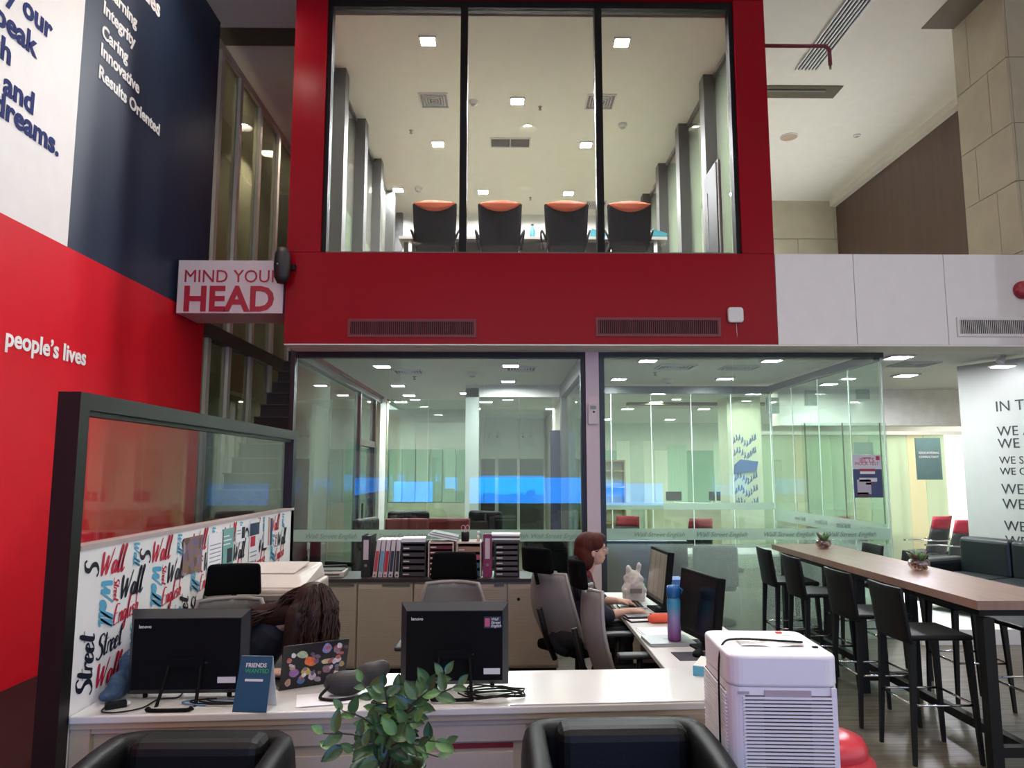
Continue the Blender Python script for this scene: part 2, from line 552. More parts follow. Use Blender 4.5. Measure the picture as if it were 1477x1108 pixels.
# ---------------------------------------------------------------- stair side: glazed screen, stair
sw = thing('window_4', 'tall white-framed stair screen rising behind the navy wall', 'window', (-3.75, 10, 0), kind='structure')
M_SCREEN = glass_mat('stair_glass', '#d6d8c8', 1.0, frost=.15, frost_col='#a4a794')
prev = 8.75
M_MULL = mat('cream_mullion', '#cfc8ba', .5)
for y in (9.05, 9.75, 10.6, 11.5, 12.5, 13.6):
    bx('pane', M_SCREEN, -3.755, -3.745, prev, y, 0.05, 7.35, sw, True)
    bx('mullion', M_MULL, -3.80, -3.70, y, y + .10, 0, 7.35, sw, True)
    prev = y + .10
bx('rail', M_MULL, -3.80, -3.70, 8.72, 13.7, 7.35, 7.45, sw, True)
bx('rail', M_GREYFRAME, -3.82, -3.68, 8.72, 13.7, 3.50, 3.68, sw, True)
struct('wall_stair', mat('olive_wall', '#c6c3b0', .8), -4.7, -4.6, 8.5, 15, 0, CEIL, 'olive grey wall behind the stair screen')
struct('wall_rear_left', mat('stair_back', '#a39c8c', .8), -4.7, -2.36, 14.8, 15, 0, CEIL, 'greyish rear wall of the stair well')
st = thing('staircase', 'dark staircase climbing beside the glass office under the head-height sign', 'staircase', (-3.0, 9.3, 0))
M_STEP = mat('dark_step', '#2a211d', .6)
M_STEP2 = mat('step_nosing', '#51483d', .5)
for k in range(16):
    y0 = 8.35 + k * .235; z0 = 1.62 + k * .182
    if z0 > 3.9: break
    t = bx('step', M_STEP, -3.25, -2.55, y0, y0 + .26, max(0, z0 - .45), z0, st, True)
    bx('nosing', M_STEP2, -3.26, -2.55, y0 - .015, y0 + .02, z0, z0 + .012, t, True)
bx('lower_flight', M_STEP, -3.24, -2.56, 8.6, 11.6, 0, 1.3, st, True)
sg = thing('head_height_sign', 'white overhead board reading MIND YOUR HEAD in red', 'sign', (-2.98, 7.8, 3.54))
bx('board', mat('sign_white', '#c9bcbe', .35, var=.02), -3.55, -2.40, 7.8, 8.35, 3.54, 4.13, sg, True)
M_SIGNRED = mat('sign_red', '#a11a30', .4)
text('lettering', 'MIND YOUR', M_SIGNRED, sg, (-.51, -.003, .345), ROT_FRONT, .20, 0, sx=.95)
text('lettering', 'HEAD', M_SIGNRED, sg, (-.51, -.003, .03), ROT_FRONT, .385, .012, sx=.98)

# ---------------------------------------------------------------- ground-floor glazing
gl = thing('window_5', 'black-framed front glazing of the office below the red box', 'window', (-.7, GY, 0), kind='structure')
bx('window_frame', M_BLACKFRAME, -2.41, .93, GY, GY + .1, 3.12, 3.19, gl, True)
for a, b2 in ((-2.41, -2.36), (.88, .93)): bx('window_frame', M_BLACKFRAME, a, b2, GY, GY + .1, 0, 3.12, gl, True)
bx('window_frame', M_BLACKFRAME, -2.36, .88, GY, GY + .1, 0, .08, gl, True)
for a, b2 in ((-2.36, -1.29), (-1.285, -.215), (-.21, .88)): bx('pane', M_GLASS, a, b2, GY + .045, GY + .055, .08, 3.12, gl, True)
bnd = bx('frosted_strip', M_BAND, -2.36, .88, GY + .041, GY + .044, 1.06, 1.19, gl, True, label='frosted strip with small script lettering')
struct('trim_3', mat('lilac_white_post', '#cdbcc0', .45, var=.02), .935, 1.085, GY - .02, GY + .14, 0, 3.185, 'white post between the two glass offices')
gr = thing('window_6', 'black-framed front glazing of the right glass office', 'window', (2.7, GY, 0), kind='structure')
bx('window_frame', mat('slate_frame', '#232b30', .4), 1.09, 4.36, GY, GY + .1, 3.13, 3.20, gr, True)
bx('window_frame', MATS['slate_frame'], 1.09, 1.15, GY, GY + .1, 0, 3.13, gr, True)
for a, b2 in ((1.15, 2.63), (2.637, 4.34)): bx('pane', M_GLASS, a, b2, GY + .045, GY + .055, 0, 3.13, gr, True)
bx('pane_edge', M_EDGE, 4.34, 4.352, GY + .04, GY + .06, 0, 3.13, gr, True)
bx('frosted_sheet', M_FROST, 1.15, 4.34, GY + .041, GY + .044, 0, 1.03, gr, True, label='frosted lower part of the pane')
bx('frosted_strip', M_BAND, 1.15, 4.34, GY + .041, GY + .044, 1.075, 1.20, gr, True)
M_SCRIPT = mat('script_ink', '#5f6f69', .6)
for x in (-2.2, -1.55, -.95, -.3, .3):
    text('lettering', 'Wall Street English', M_SCRIPT, gl, (x + .7, .036, 1.095), ROT_FRONT, .075, 0, .35)
for x in (1.45, 2.15, 2.9, 3.6):
    text('lettering', 'Wall Street English', M_SCRIPT, gr, (x - 2.7, .036, 1.11), ROT_FRONT, .075, 0, .35)
# right office: side and rear glazing
gs = thing('window_7', 'receding side glazing of the right glass office with green panes', 'window', (4.34, 10, 0), kind='structure')
bx('head_rail', MATS['slate_frame'], 4.29, 4.37, GY + .1, 11.75, 3.10, 3.20, gs, True)
ys = [GY + .1, 9.05, 9.95, 10.85, 11.7]
for a, b2 in zip(ys, ys[1:]):
    bx('pane', M_GLASSGREEN, 4.335, 4.345, a, b2 - .012, 0, 3.10, gs, True)
    bx('pane_edge', M_EDGE, 4.333, 4.347, b2 - .012, b2, 0, 3.10, gs, True)
bx('frosted_strip', M_BAND, 4.331, 4.334, GY + .1, 11.7, 1.06, 1.24, gs, True)
bx('frosted_sheet', M_FROST, 4.331, 4.334, GY + .1, 11.7, 0, 1.0, gs, True)
for y in (8.5, 9.15, 9.8, 10.5): text('lettering', 'Wall Street', M_SCRIPT, gs, (-.012, y - 10, 1.12), ROT_LEFTWALL, .085, 0, .35)
gk = thing('window_8', 'rear glazing of the right glass office under a dark header', 'window', (2.7, 11.7, 0), kind='structure')
bx('head_rail', MATS['slate_frame'], 1.09, 4.37, 11.7, 11.78, 3.08, 3.20, gk, True)
xs = [1.1, 1.75, 2.4, 3.05, 3.7, 4.33]
for a, b2 in zip(xs, xs[1:]):
    bx('pane', M_GLASSGREEN, a, b2 - .012, 11.73, 11.74, 0, 3.08, gk, True)
    bx('pane_edge', M_EDGE, b2 - .012, b2, 11.728, 11.742, 0, 3.08, gk, True)
bx('frosted_strip', M_BAND, 1.1, 4.33, 11.725, 11.728, 1.22, 1.33, gk, True)
# divider between the offices and the left office's other sides
gd = thing('window_10', 'grey-framed glass divider receding between the two offices', 'window', (.98, 10.2, 0), kind='structure')
bx('head_rail', M_GREYFRAME, .94, 1.04, GY + .15, 12.0, 3.02, 3.24, gd, True)
bx('mullion', M_GREYFRAME, .94, 1.04, GY + .15, GY + .55, 0, 3.02, gd, True)
bx('mullion', M_GREYFRAME, .94, 1.04, 11.7, 12.0, 0, 3.02, gd, True)
for a, b2 in ((GY + .55, 9.6), (9.61, 10.6), (10.61, 11.7)): bx('pane', M_GLASSGREEN, .985, .995, a, b2, 0, 3.02, gd, True)
ge = thing('window_11', 'dark green glass side of the left office with black-framed door', 'window', (-2.4, 11, 0), kind='structure')
M_GDARK = glass_mat('dark_green_glass', '#b8c8be', 1.3, frost=.72, frost_col='#7d9084')
bx('head_rail', M_GREYFRAME, -2.43, -2.33, GY + .1, 14.0, 3.12, 3.24, ge, True)
for a, b2 in ((GY + .1, 10.0), (10.01, 11.9)): bx('pane', M_GDARK, -2.39, -2.38, a, b2, 0, 3.12, ge, True)
for y in (11.9, 13.3): bx('mullion', M_BLACKFRAME, -2.43, -2.33, y, y + .1, 0, 3.12, ge, True)
bx('transom', M_GREYFRAME, -2.43, -2.33, 12.0, 13.3, 2.25, 2.36, ge, True)
bx('pane', M_GDARK, -2.39, -2.38, 12.0, 13.3, 2.36, 3.12, ge, True)
dr = bx('door', glass_mat('door_glass', '#b9ccc0', 1.0, frost=.4, frost_col='#8c9c90'), -2.39, -2.37, 12.05, 13.25, 0, 2.22, ge, True)
bx('door_frame', M_BLACKFRAME, -2.40, -2.30, 13.1, 13.3, 0, 2.25, dr, True)
bx('door_handle', mat('chrome', '#c8c8c8', .15, metal=1, var=0), -2.33, -2.30, 12.15, 12.18, .9, 1.3, dr, True)
gb = thing('window_12', 'rear glazing of the left office with a tall white post', 'window', (-1.6, 14.05, 0), kind='structure')
bx('mullion', M_WHITE, -2.36, -2.26, 14.0, 14.1, 0, 3.24, gb, True)
for a, b2 in ((-2.26, -1.45), (-1.44, -.62)): bx('pane', M_GLASSGREEN, a, b2, 14.04, 14.05, 0, 3.2, gb, True)
gf = thing('window_13', 'frameless glass corridor door wall behind the left office', 'window', (.1, 12.0, 0), kind='structure')
bx('mullion', mat('sage_post', '#a9b3a8', .5), -.62, -.40, 12.0, 12.15, 0, 3.2, gf, True)
for a, b2 in ((-.40, .26), (.27, .82)): bx('pane', M_GLASSGREEN, a, b2, 12.05, 12.06, 0, 3.05, gf, True)
bx('mullion', mat('navy_post', '#2c3346', .5), .78, .94, 12.0, 12.1, 0, 2.5, gf, True)
bx('head_rail', M_WHITE, -.62, .94, 12.0, 12.15, 3.05, 3.25, gf, True)

# ground-floor ceiling and halls behind
struct('ceiling_ground', mat('office_ceiling', '#dfe0d8', .85, var=.02), -2.45, 10, GY + .1, 26, GC, GC + .06, 'white office ceiling of the ground floor')
struct('wall_hall_left', M_WHITE, -4.6, -.65, 17.0, 17.15, 0, GC, 'pale wall behind the green panels of the left hall')
vl = thing('wall_panels_left', 'pale green glass panels standing along the left hall', 'wall', (-1.8, 16.9, 0), kind='structure')
for k in range(9):
    g = mat('green_panel_%d' % (k % 4), ('#9db8a2', '#a9c4ad', '#93b09a', '#b3ccb6')[k % 4], .25, var=.05, scale=3, stretch=(8, 1, .3))
    bx('glass_panel', g, -3.55 + k * .31, -3.25 + k * .31 - .008, 16.88, 16.92, 1.12, 2.32, vl, True)
bx('plinth', mat('beige_ledge', '#c9c4ae', .7), -3.55, -.76, 16.86, 16.94, 0, 1.1, vl, True)
struct('wall_corridor', M_WHITE, -.65, 1.3, 20.0, 20.15, 0, GC, 'white end wall of the corridor')
struct('wall_corridor_right', M_WHITE, 1.15, 1.3, 13.0, 20.0, 0, GC, 'white side wall of the corridor')
struct('wall_corridor_left', M_WHITE, -.75, -.65, 15.6, 20.0, 0, GC, 'white left side wall of the corridor')
for n, (a, b2, c, l) in enumerate(((-.60, -.22, '#463a36', 'dark brown door at the end of the corridor'), (-.12, .38, '#525855', 'grey door at the middle of the corridor end'), (.46, 1.1, '#4b4a46', 'charcoal door at the right of the corridor end'))):
    d = thing('door_%d' % (n + 1), l, 'door', ((a + b2) / 2, 20, 0), kind='structure')
    bx('door_leaf', mat('door_leaf_%d' % n, c, .5), a, b2, 19.95, 20, 0, 2.15, d, True)
    bx('door_frame', M_WHITE, b2, b2 + .07, 19.93, 20, 0, 2.22, d, True)
    bx('door_frame', M_WHITE, a - .02, b2 + .07, 19.93, 20, 2.15, 2.25, d, True)
struct('wall_hall_right', mat('hall_wall', '#cdd2c4', .8), 1.3, 10, 22.0, 22.15, 0, GC, 'pale rear wall of the open hall')
vr = thing('wall_panels_right', 'row of tall green glass panels at the back of the open hall', 'wall', (5, 19, 0), kind='structure')
x = 1.4
while x < 9.2:
    wd = RND.choice((.35, .5, .7, .28))
    k = RND.randrange(5)
    g = mat('hall_panel_%d' % k, ('#9dc0a8', '#b5d2bb', '#d2e2cf', '#88ad96', '#e6ebd8')[k], .3, var=.06, scale=3, stretch=(8, 1, .3))
    if RND.random() < .82: bx('glass_panel', g, x, x + wd - .015, 18.98, 19.02, .02, RND.choice((2.35, 2.5, 2.6)), vr, True)
    x += wd
wn2 = thing('window_14', 'daylit windows at the far side of the open hall', 'window', (8.6, 17, 0), kind='structure')
for k in range(6):
    y0 = 13.0 + k * 1.5
    bx('pane', emit_mat('daylight_far', '#fbfbec', 1.2), 9.6, 9.62, y0, y0 + 1.4, .3, 2.6, wn2, True)
    bx('mullion', M_WHITE, 9.52, 9.62, y0 + 1.4, y0 + 1.5, 0, 2.6, wn2, True)
struct('wall_far_right', M_WHITE, 9.62, 9.75, 8.5, 22, 0, GC, 'white outer wall of the open hall')
for k, y0 in enumerate((12.6,)):
    struct('wall_bulkhead', mat('bulkhead', '#f3f0e6', .8), 4.8, 9.6, 12.6, 12.9, 2.62, GC, 'white bulkhead crossing the hall behind the sofa')
cn = struct('column_printed', mat('beige_column', '#c6c6b2', .7), 4.33, 4.98, 14.0, 14.6, 0, GC, 'beige column printed with blue doodle lettering')
sd = bx('screen_glass', M_GLASSGREEN, 4.9, 6.3, 11.9, 11.91, 0, 2.62)
tag(sd, 'frameless glass screen behind the sofa corner', 'window', None, 'structure'); sd.name = 'window_15'
for k in range(3):
    s = bx('pane_edge', M_BLACKFRAME, 4.95 + k * .62, 4.965 + k * .62, 11.895, 11.915, 0, 2.62, sd)
# text wall
tw = thing('wall_text', 'pale wall printed with lines of thin dark lettering beginning WE', 'wall', (5.96, 9.4, 0), rz=math.atan2(-.92, .38), kind='structure')
bx('wall_face', mat('sage_white_wall', '#b9bcb4', .35, var=.02), 0, 3.2, 0, .12, 0, 3.2, tw)
M_INK = mat('thin_ink', '#33383a', .5, var=0)
for s, py, sz in (('IN THIS', 592, .185), ('WE ARE', 628, .17), ('WE N', 646, .17), ('WE S', 669, .13), ('WE G', 685, .125), ('WE', 713, .175), ('WE', 735, .175), ('WE', 767, .17), ('WE', 789, .17)):
    p = at(1440 + (py - 591) * .105, py, Y=8.9)
    text('lettering', s, M_INK, tw, (.46, -.004, 1.85 + (p.z - 1.85) * .985), ROT_FRONT, sz)
struct('floor_platform', M_WHITE, 4.45, 9.0, 7.95, 11.8, 0, .16, 'low white platform under the lounge corner')

vg = thing('wall_panels_lounge', 'tall pale green glass panels between lounge and daylit windows', 'wall', (6.8, 14.6, 0), kind='structure')
M_PALE = glass_mat('pale_panel', '#dfead6', .8, frost=.5, frost_col='#dbe4d2')
M_PALE2 = glass_mat('pale_panel_warm', '#efeccf', .8, frost=.5, frost_col='#e8e5d2')
x = 5.05
for k in range(10):
    wd = (.34, .42, .28, .5)[k % 4]
    bx('glass_panel', (M_PALE, M_PALE2)[k % 3 == 2], x, x + wd - .012, 14.59, 14.61, 0, 2.55, vg, True)
    x += wd
bx('head_rail', M_WHITE, 5.0, 9.5, 14.55, 14.65, 2.55, 2.62, vg, True)
# ================================================================== LAMPS AND CEILING FITTINGS
def ceiling_light(x, y, z, s, label, group, m=M_LAMP, drop=.01):
    t = thing('ceiling_light', label, 'lamp', (x, y, z), group=group)
    f = MB()
    h, w = s / 2, s * .12
    f.box(-h - w, h + w, -h - w, -h, -drop - .012, 0).box(-h - w, h + w, h, h + w, -drop - .012, 0)
    f.box(-h - w, -h, -h, h, -drop - .012, 0).box(h, h + w, -h, h, -drop - .012, 0)
    f.build('frame', M_METALW, t)
    bx('diffuser', m, -h, h, -h, h, -drop, 0, t)
    return t


LU = [(-0.94, 8.49, 'left of the two lights nearest the upper window'), (1.47, 8.49, 'right of the two lights nearest the upper window'),
      (0.2, 9.96, 'middle light between the two square vents upstairs'), (-1.07, 11.37, 'left light beside the wide grille upstairs'),
      (1.35, 11.37, 'right light beside the wide grille upstairs'), (-2.0, 13.34, 'left light of the rear row upstairs'),
      (-0.39, 13.42, 'centre light of the rear row upstairs'), (1.25, 13.47, 'right light of the rear row upstairs')]
for x, y, l in LU: ceiling_light(x, y, UC, .17, 'square white ceiling lamp, ' + l, 'ceiling lamps of the upper room', M_LAMPHI)
LO = [(-1.63, 9.73, 'front left in the office below the red box'), (-1.74, 12.0, 'middle left in the office below the red box'), (-1.76, 13.6, 'rear left in the office below the red box'),
      (0.1, 9.65, 'front right in the office below the red box'), (0.08, 11.4, 'rear right in the office below the red box'),
      (1.85, 9.19, 'front left in the right glass office'), (1.78, 11.1, 'rear left in the right glass office'),
      (3.39, 11.0, 'rear right in the right glass office'), (3.43, 9.17, 'front right in the right glass office')]
for x, y, l in LO: ceiling_light(x, y, GC, .20, 'square ceiling lamp, ' + l, 'office ceiling lamps')
ceiling_light(4.91, 8.88, GC, .24, 'square ceiling lamp just outside the glass office corner', 'lounge ceiling lamps')
ceiling_light(5.95, 10.6, GC, .24, 'square ceiling lamp over the lounge behind the diffuser', 'lounge ceiling lamps')
for i in range(7):
    for j in range(6):
        x, y = -2.4 + i * 1.75 + (.3 if j % 2 else 0), 13.2 + j * 1.7
        if x < -.7 and y > 15.5: continue
        if 17.9 < y < 19.2 or y > 21: continue
        if -.8 < x < 1.3 and y > 19.8: continue
        if 4.6 < x and y < 13.1: continue
        if 3.9 < x < 5.1 and 13.8 < y < 14.8: continue
        if y < 14.2 and x < -2: continue
        ceiling_light(x, y, GC, .24, 'small square lamp in the far ceiling rows of the hall', 'ceiling lamps of the far hall', M_LAMPFAR)
for k, (x, y) in enumerate(((-2.2, 1.6), (.4, 1.6), (3.0, 1.6), (.4, 4.2), (3.2, 4.2), (5.2, 4.0), (-2.2, -2), (1, -2), (4, -2), (3.5, 11.2), (-3.2, 11.5), (-4.2, 10.0), (-4.2, 12.5), (-2.9, 5.4), (-2.9, 7.0), (-2.9, 2.6))):  # added lamps that light hall and stair, mostly out of view
    t = thing('ceiling_light', 'white tube downlight added on the high ceiling to light the hall', 'lamp', (x, y, CEIL), group='added downlights of the high ceiling')
    MB().lathe([(.16, 0), (.16, -.14), (.145, -.14), (.145, -.02)], 20, cap=False).build('housing', M_METALW, t)
    MB().lathe([(.14, -.015), (.14, -.02), (.001, -.02)], 20, cap=False).build('diffuser', M_LAMPADDED, t)

# blue display that the panes mirror
t = thing('display_screen', 'long blue lit display behind the viewer mirrored in the panes', 'screen', (.6, -6, 0))
bx('stand', M_DARK, -1.6, 1.9, .02, .5, 0, .86, t)
bx('screen_face', emit_mat('blue_screen', '#1f8cff', 10.0), -1.6, 1.9, .48, .5, .86, 1.62, t)
t = thing('display_screen', 'second blue lit display farther along behind the viewer', 'screen', (-2.7, -6, 0))
bx('stand', M_DARK, -.6, .6, .02, .5, 0, .9, t)
bx('screen_face', emit_mat('blue_screen', '#1f8cff', 10.0), -.6, .6, .48, .5, .9, 1.5, t)

t = thing('display_screen', 'third blue lit display at the right behind the viewer', 'screen', (3.9, -6, 0))
bx('stand', M_DARK, -.9, .9, .02, .5, 0, .8, t)
bx('screen_face', emit_mat('blue_screen_dim', '#2a8cff', 6.0), -.9, .9, .48, .5, .8, 1.45, t)
ceiling_light(5.3, 11.7, GC, .2, 'square ceiling lamp added to brighten the lounge bulkhead', 'lounge ceiling lamps')  # extra lamp, added so the bulkhead face gets light
# ================================================================== BRUSH LETTERING
LET = {
 'W': (.86, [[(.02, .98), (.06, .5), (.14, .0)], [(.14, .0), (.28, .4), (.42, .8)], [(.42, .8), (.42, .4), (.47, .0)], [(.47, .0), (.64, .5), (.84, 1.08)]]),
 'a': (.44, [[(.33, .46), (.2, .52), (.06, .36), (.05, .1), (.16, .02), (.3, .3), (.35, .5)], [(.35, .5), (.31, .15), (.36, .02), (.46, .12)]]),
 'l': (.30, [[(.0, .1), (.18, .7), (.27, 1.05), (.18, 1.08), (.09, .5), (.1, .1), (.18, .0), (.32, .15)]]),
 'S': (.52, [[(.52, .86), (.4, 1.0), (.17, .92), (.14, .66), (.38, .42), (.42, .12), (.17, -.05), (-.05, .1)]]),
 't': (.30, [[(.17, .98), (.1, .2), (.18, .02), (.3, .1)], [(-.04, .62), (.38, .70)]]),
 'r': (.30, [[(.08, .52), (.04, .0)], [(.05, .28), (.18, .52), (.3, .46)]]),
 'e': (.36, [[(.05, .24), (.28, .36), (.22, .52), (.07, .4), (.06, .1), (.18, .0), (.36, .16)]]),
 'E': (.52, [[(.52, .93), (.24, .98), (.12, .62), (.08, .05), (.46, .07)], [(.1, .52), (.42, .57)]]),
 'n': (.38, [[(.06, .52), (.03, .0)], [(.04, .28), (.17, .5), (.28, .44), (.25, .08), (.37, .06)]]),
 'g': (.42, [[(.33, .44), (.2, .52), (.06, .36), (.06, .12), (.16, .04), (.34, .42)], [(.35, .5), (.28, -.32), (.1, -.44), (.0, -.28), (.42, .06)]]),
 'i': (.20, [[(.07, .5), (.05, .1), (.14, .02)], [(.1, .68), (.12, .76)]]),
 's': (.32, [[(.28, .44), (.15, .52), (.08, .38), (.24, .2), (.14, .02), (.0, .08)]]),
 'h': (.38, [[(.12, 1.04), (.03, .0)], [(.04, .28), (.17, .5), (.28, .42), (.25, .08), (.36, .06)]]),
}


def smooth_poly(p, k=4):
    if len(p) < 3:
        return [Vector(q) for q in p]
    P = [Vector(p[0])] + [Vector(q) for q in p] + [Vector(p[-1])]
    out = []
    for i in range(1, len(P) - 2):
        a, b, c, d = P[i - 1], P[i], P[i + 1], P[i + 2]
        for s in range(k):
            t = s / k
            out.append(.5 * ((2 * b) + (c - a) * t + (2 * a - 5 * b + 4 * c - d) * t * t + (3 * b - a - 3 * c + d) * t ** 3))
    out.append(P[-2])
    return out


def brush_word(s, w=.15):
    """ribbons of a brush-script word in a unit frame: list of quads strips (left, right)"""
    x = 0
    strips = []
    for ch in s:
        adv, strokes = LET[ch]
        for st_ in strokes:
            pts = smooth_poly([(a + x, b) for a, b in st_])
            L, Rr = [], []
            for i, p in enumerate(pts):
                d = (pts[min(i + 1, len(pts) - 1)] - pts[max(i - 1, 0)])
                d = d.normalized() if d.length > 1e-6 else Vector((0, 1))
                wd = w * (.38 + .62 * max(0, -d.y) + .15 * abs(d.y)) * (.55 if i in (0, len(pts) - 1) else 1)
                n = Vector((-d.y, d.x)) * wd / 2
                L.append(p + n); Rr.append(p - n)
            strips.append((L, Rr))
        x += adv
    return strips, x


def put_word(name, s, m, parent, org, size, ang=0.0, w=.16, slant=.22, ex=Vector((0, 1, 0)), ez=Vector((0, 0, 1)), nrm=Vector((1, 0, 0)), lift=.002):
    strips, tot = brush_word(s, w)
    mb = MB()
    ca, sa = math.cos(ang), math.sin(ang)
    for n_, (L, Rr) in enumerate(strips):
        def P(q):
            xx, yy = (q.x + q.y * slant) * size, q.y * size
            return Vector(org) + ex * (xx * ca - yy * sa) + ez * (xx * sa + yy * ca) + nrm * (lift + n_ * .00012)
        vs = [P(q) for q in L] + [P(q) for q in Rr]
        k = len(L)
        mb.add(vs, [(i, i + 1, k + i + 1, k + i) for i in range(k - 1)])
    return mb.build(name, m, parent)


# ================================================================== RECEPTION PARTITION
M_PANEL = mat('panel_white', '#f2eeec', .45, var=.02)
M_INKN = mat('ink_navy', '#15182a', .45, var=0)
M_INKR = mat('ink_red', '#c01d3c', .45, var=0)
M_INKB = mat('ink_blue', '#5aa9cb', .45, var=0)
PX = -1.95
pt = thing('reception_partition', 'black-framed glass partition with white script-printed board beside the desk', 'partition', (PX, 5.1, 0))
bx('frame', M_BLACKFRAME, PX - .105, PX, 3.37, 3.45, 0, 2.21, pt, True)
bx('frame', M_BLACKFRAME, PX - .105, PX, 6.82, 6.92, 0, 2.21, pt, True)
bx('frame', M_BLACKFRAME, PX - .105, PX, 3.45, 6.82, 2.13, 2.21, pt, True)
bx('frame', M_BLACKFRAME, PX - .07, PX - .02, 3.45, 6.82, 2.105, 2.13, pt, True)
bx('pane', glass_mat('partition_glass', '#fbfcfb', .8, base=.06), PX - .05, PX - .04, 3.45, 6.82, 1.5, 2.105, pt, True)
bx('sill', mat('sill_pink', '#b9a9a6', .4), PX - .08, PX + .004, 3.45, 6.9, 1.478, 1.50, pt, True)
bd = bx('printed_board', M_PANEL, PX - .08, PX, 3.45, 6.9, .0, 1.478, pt, True, label='white board printed with Wall Street English brush lettering')
PER = .52


def loc_(p):
    return Vector((0, p[0] - 5.1, p[1]))


for k in range(-1, 7):
    o = 3.50 + k * PER
    words = [('Wall', M_INKR, o + .13, 1.338, .116, 0, .17), ('Wall', M_INKN, o + .33, 1.195, .12, .03, .18), ('English', M_INKR, o + .275, 1.075, .098, .10, .15),
             ('Street', M_INKN, o + .145, .945, .105, .10, .16), ('Wall', M_INKB, o + .145, 1.315, .112, -PI / 2, .2), ('Street', M_INKR, o + .265, 1.31, .052, -PI / 2, .17),
             ('Street', M_INKN, o + .115, .80, .128, PI / 2, .17), ('Street', M_INKN, o + .11, 1.345, .115, PI / 2, .19), ('Wall', M_INKB, o + .445, 1.47, .062, -PI / 2, .18),
             ('Street', M_INKB, o + .46, 1.05, .085, -PI / 2, .17), ('Wall', M_INKR, o + .15, .81, .112, 0, .17), ('English', M_INKR, o + .30, .80, .09, .1, .15)]
    for s, mm, y, z, sz, an, wd in words:
        if y < 3.47 or y > 6.55: continue
        if s == 'Street' and an == PI / 2 and z > 1.2:
            # cropped by the top edge of the board: only its first letters fit
            put_word('lettering', 'S', mm, pt, loc_((y, z)), sz, an, wd); continue
        put_word('lettering', s, mm, pt, loc_((y, z)), sz, an, wd)
# papers pinned on the board
M_PAPER = mat('paper', '#e9e6ea', .6, var=.02)


def pinned(px0, py0, px1, py1, m, label, extra=None):
    a, c = at(px0, py0, X=PX), at(px1, py1, X=PX)
    t = thing('pinned_sheet', label, 'poster', (PX + .004, (a.y + c.y) / 2, c.z), group='sheets pinned on the script board')
    w2, h = abs(c.y - a.y) / 2, a.z - c.z
    bx('sheet', m, 0, .003, -w2, w2, 0, h, t)
    for (u0, v0, u1, v1, mm) in extra or ():
        bx('print', mm, .003, .0036, -w2 + u0 * 2 * w2, -w2 + u1 * 2 * w2, v0 * h, v1 * h, t)


mcol = bpy.data.materials.new('photo_collage'); mcol.use_nodes = True
nt = mcol.node_tree; b = nt.nodes['Principled BSDF']
vz = nt.nodes.new('ShaderNodeTexVoronoi'); vz.inputs['Scale'].default_value = 22
tcc = nt.nodes.new('ShaderNodeTexCoord'); nt.links.new(tcc.outputs['Object'], vz.inputs['Vector'])
rr = nt.nodes.new('ShaderNodeValToRGB'); nt.links.new(vz.outputs['Color'], rr.inputs['Fac'])
rr.color_ramp.elements[0].color = lin('#4a3220'); rr.color_ramp.elements[1].color = lin('#d8b9a0')
e = rr.color_ramp.elements.new(.4); e.color = lin('#8d6a4c')
e = rr.color_ramp.elements.new(.7); e.color = lin('#6a5f8c')
nt.links.new(rr.outputs['Color'], b.inputs['Base Color'])
M_TEALP = mat('teal_paper', '#6fa39f', .5); M_INKG = mat('ink_grey', '#8b8f99', .6); M_INKD = mat('ink_dark', '#1e2230', .6)
pinned(264, 777, 289, 822, mcol, 'colour photograph of a group pinned on the script board')
pinned(300, 771, 318, 838, M_PAPER, 'long white text sheet pinned right of the photograph', [(.1, .2 + .08 * i, .85, .22 + .08 * i, M_INKG) for i in range(8)])
pinned(320, 764, 334, 818, M_TEALP, 'teal leaflet pinned on the script board', [(.45, .15, .9, .5, M_INKD), (.1, .6, .7, .63, M_PAPER), (.1, .7, .8, .73, M_PAPER), (.1, .8, .6, .83, M_PAPER), (.1, .05, .6, .1, M_PAPER)])
pinned(340, 760, 352, 780, M_PAPER, 'small white card with dark square pinned high on the board', [(.6, .2, .95, .9, M_INKD), (.1, .5, .5, .56, M_INKG), (.1, .7, .5, .76, M_INKG)])
pinned(360, 751, 371, 806, M_PAPER, 'leaflet with dark blue header pinned on the board', [(.0, .62, 1, .92, mat('ink_blue_dark', '#2a3a5a', .5)), (.1, .35, .6, .6, M_INKR), (.1, .1, .8, .13, M_INKG), (.1, .2, .8, .23, M_INKG)])
pinned(381, 745, 391, 787, M_PAPER, 'striped leaflet pinned near the far end of the board', [(.45, .05, .62, .95, mat('ink_orange', '#c9836a', .5)), (.7, .02, .98, .9, mat('ink_slate', '#2f3d5c', .5))])

# ================================================================== RECEPTION DESK
M_DESK = mat('desk_white', '#d9d7d4', .22, var=.015)
M_DESKF = mat('desk_cream', '#bfae97', .5, var=.03)
M_DESKW = mat('desk_panel_white', '#c9bcae', .4, var=.02)
dk = thing('reception_desk', 'long white-topped reception desk with cream front', 'desk', (-.2, 3.8, 0))
MB().prism([(-1.945, 3.44), (1.32, 3.633), (1.32, 4.195), (.93, 4.18), (-1.945, 4.09)], .715, .75).build('desktop', M_DESK, dk, True, .006)
MB().prism([(.035, 3.562), (1.32, 3.638), (1.32, 4.195), (.93, 4.18), (.035, 4.14)], .75, .757).build('top_sheet', M_DESK, dk, True)
a0, a1 = math.atan2(.205, 3.465), 3.47


def front(name, m, x0, x1, z0, z1, dep, t=.02):
    sl = math.tan(a0)
    y0, y1 = 3.44 + (x0 + 1.945) * sl + dep, 3.44 + (x1 + 1.945) * sl + dep
    return MB().prism([(x0, y0), (x1, y1), (x1, y1 + t), (x0, y0 + t)], z0, z1).build(name, m, dk, True)


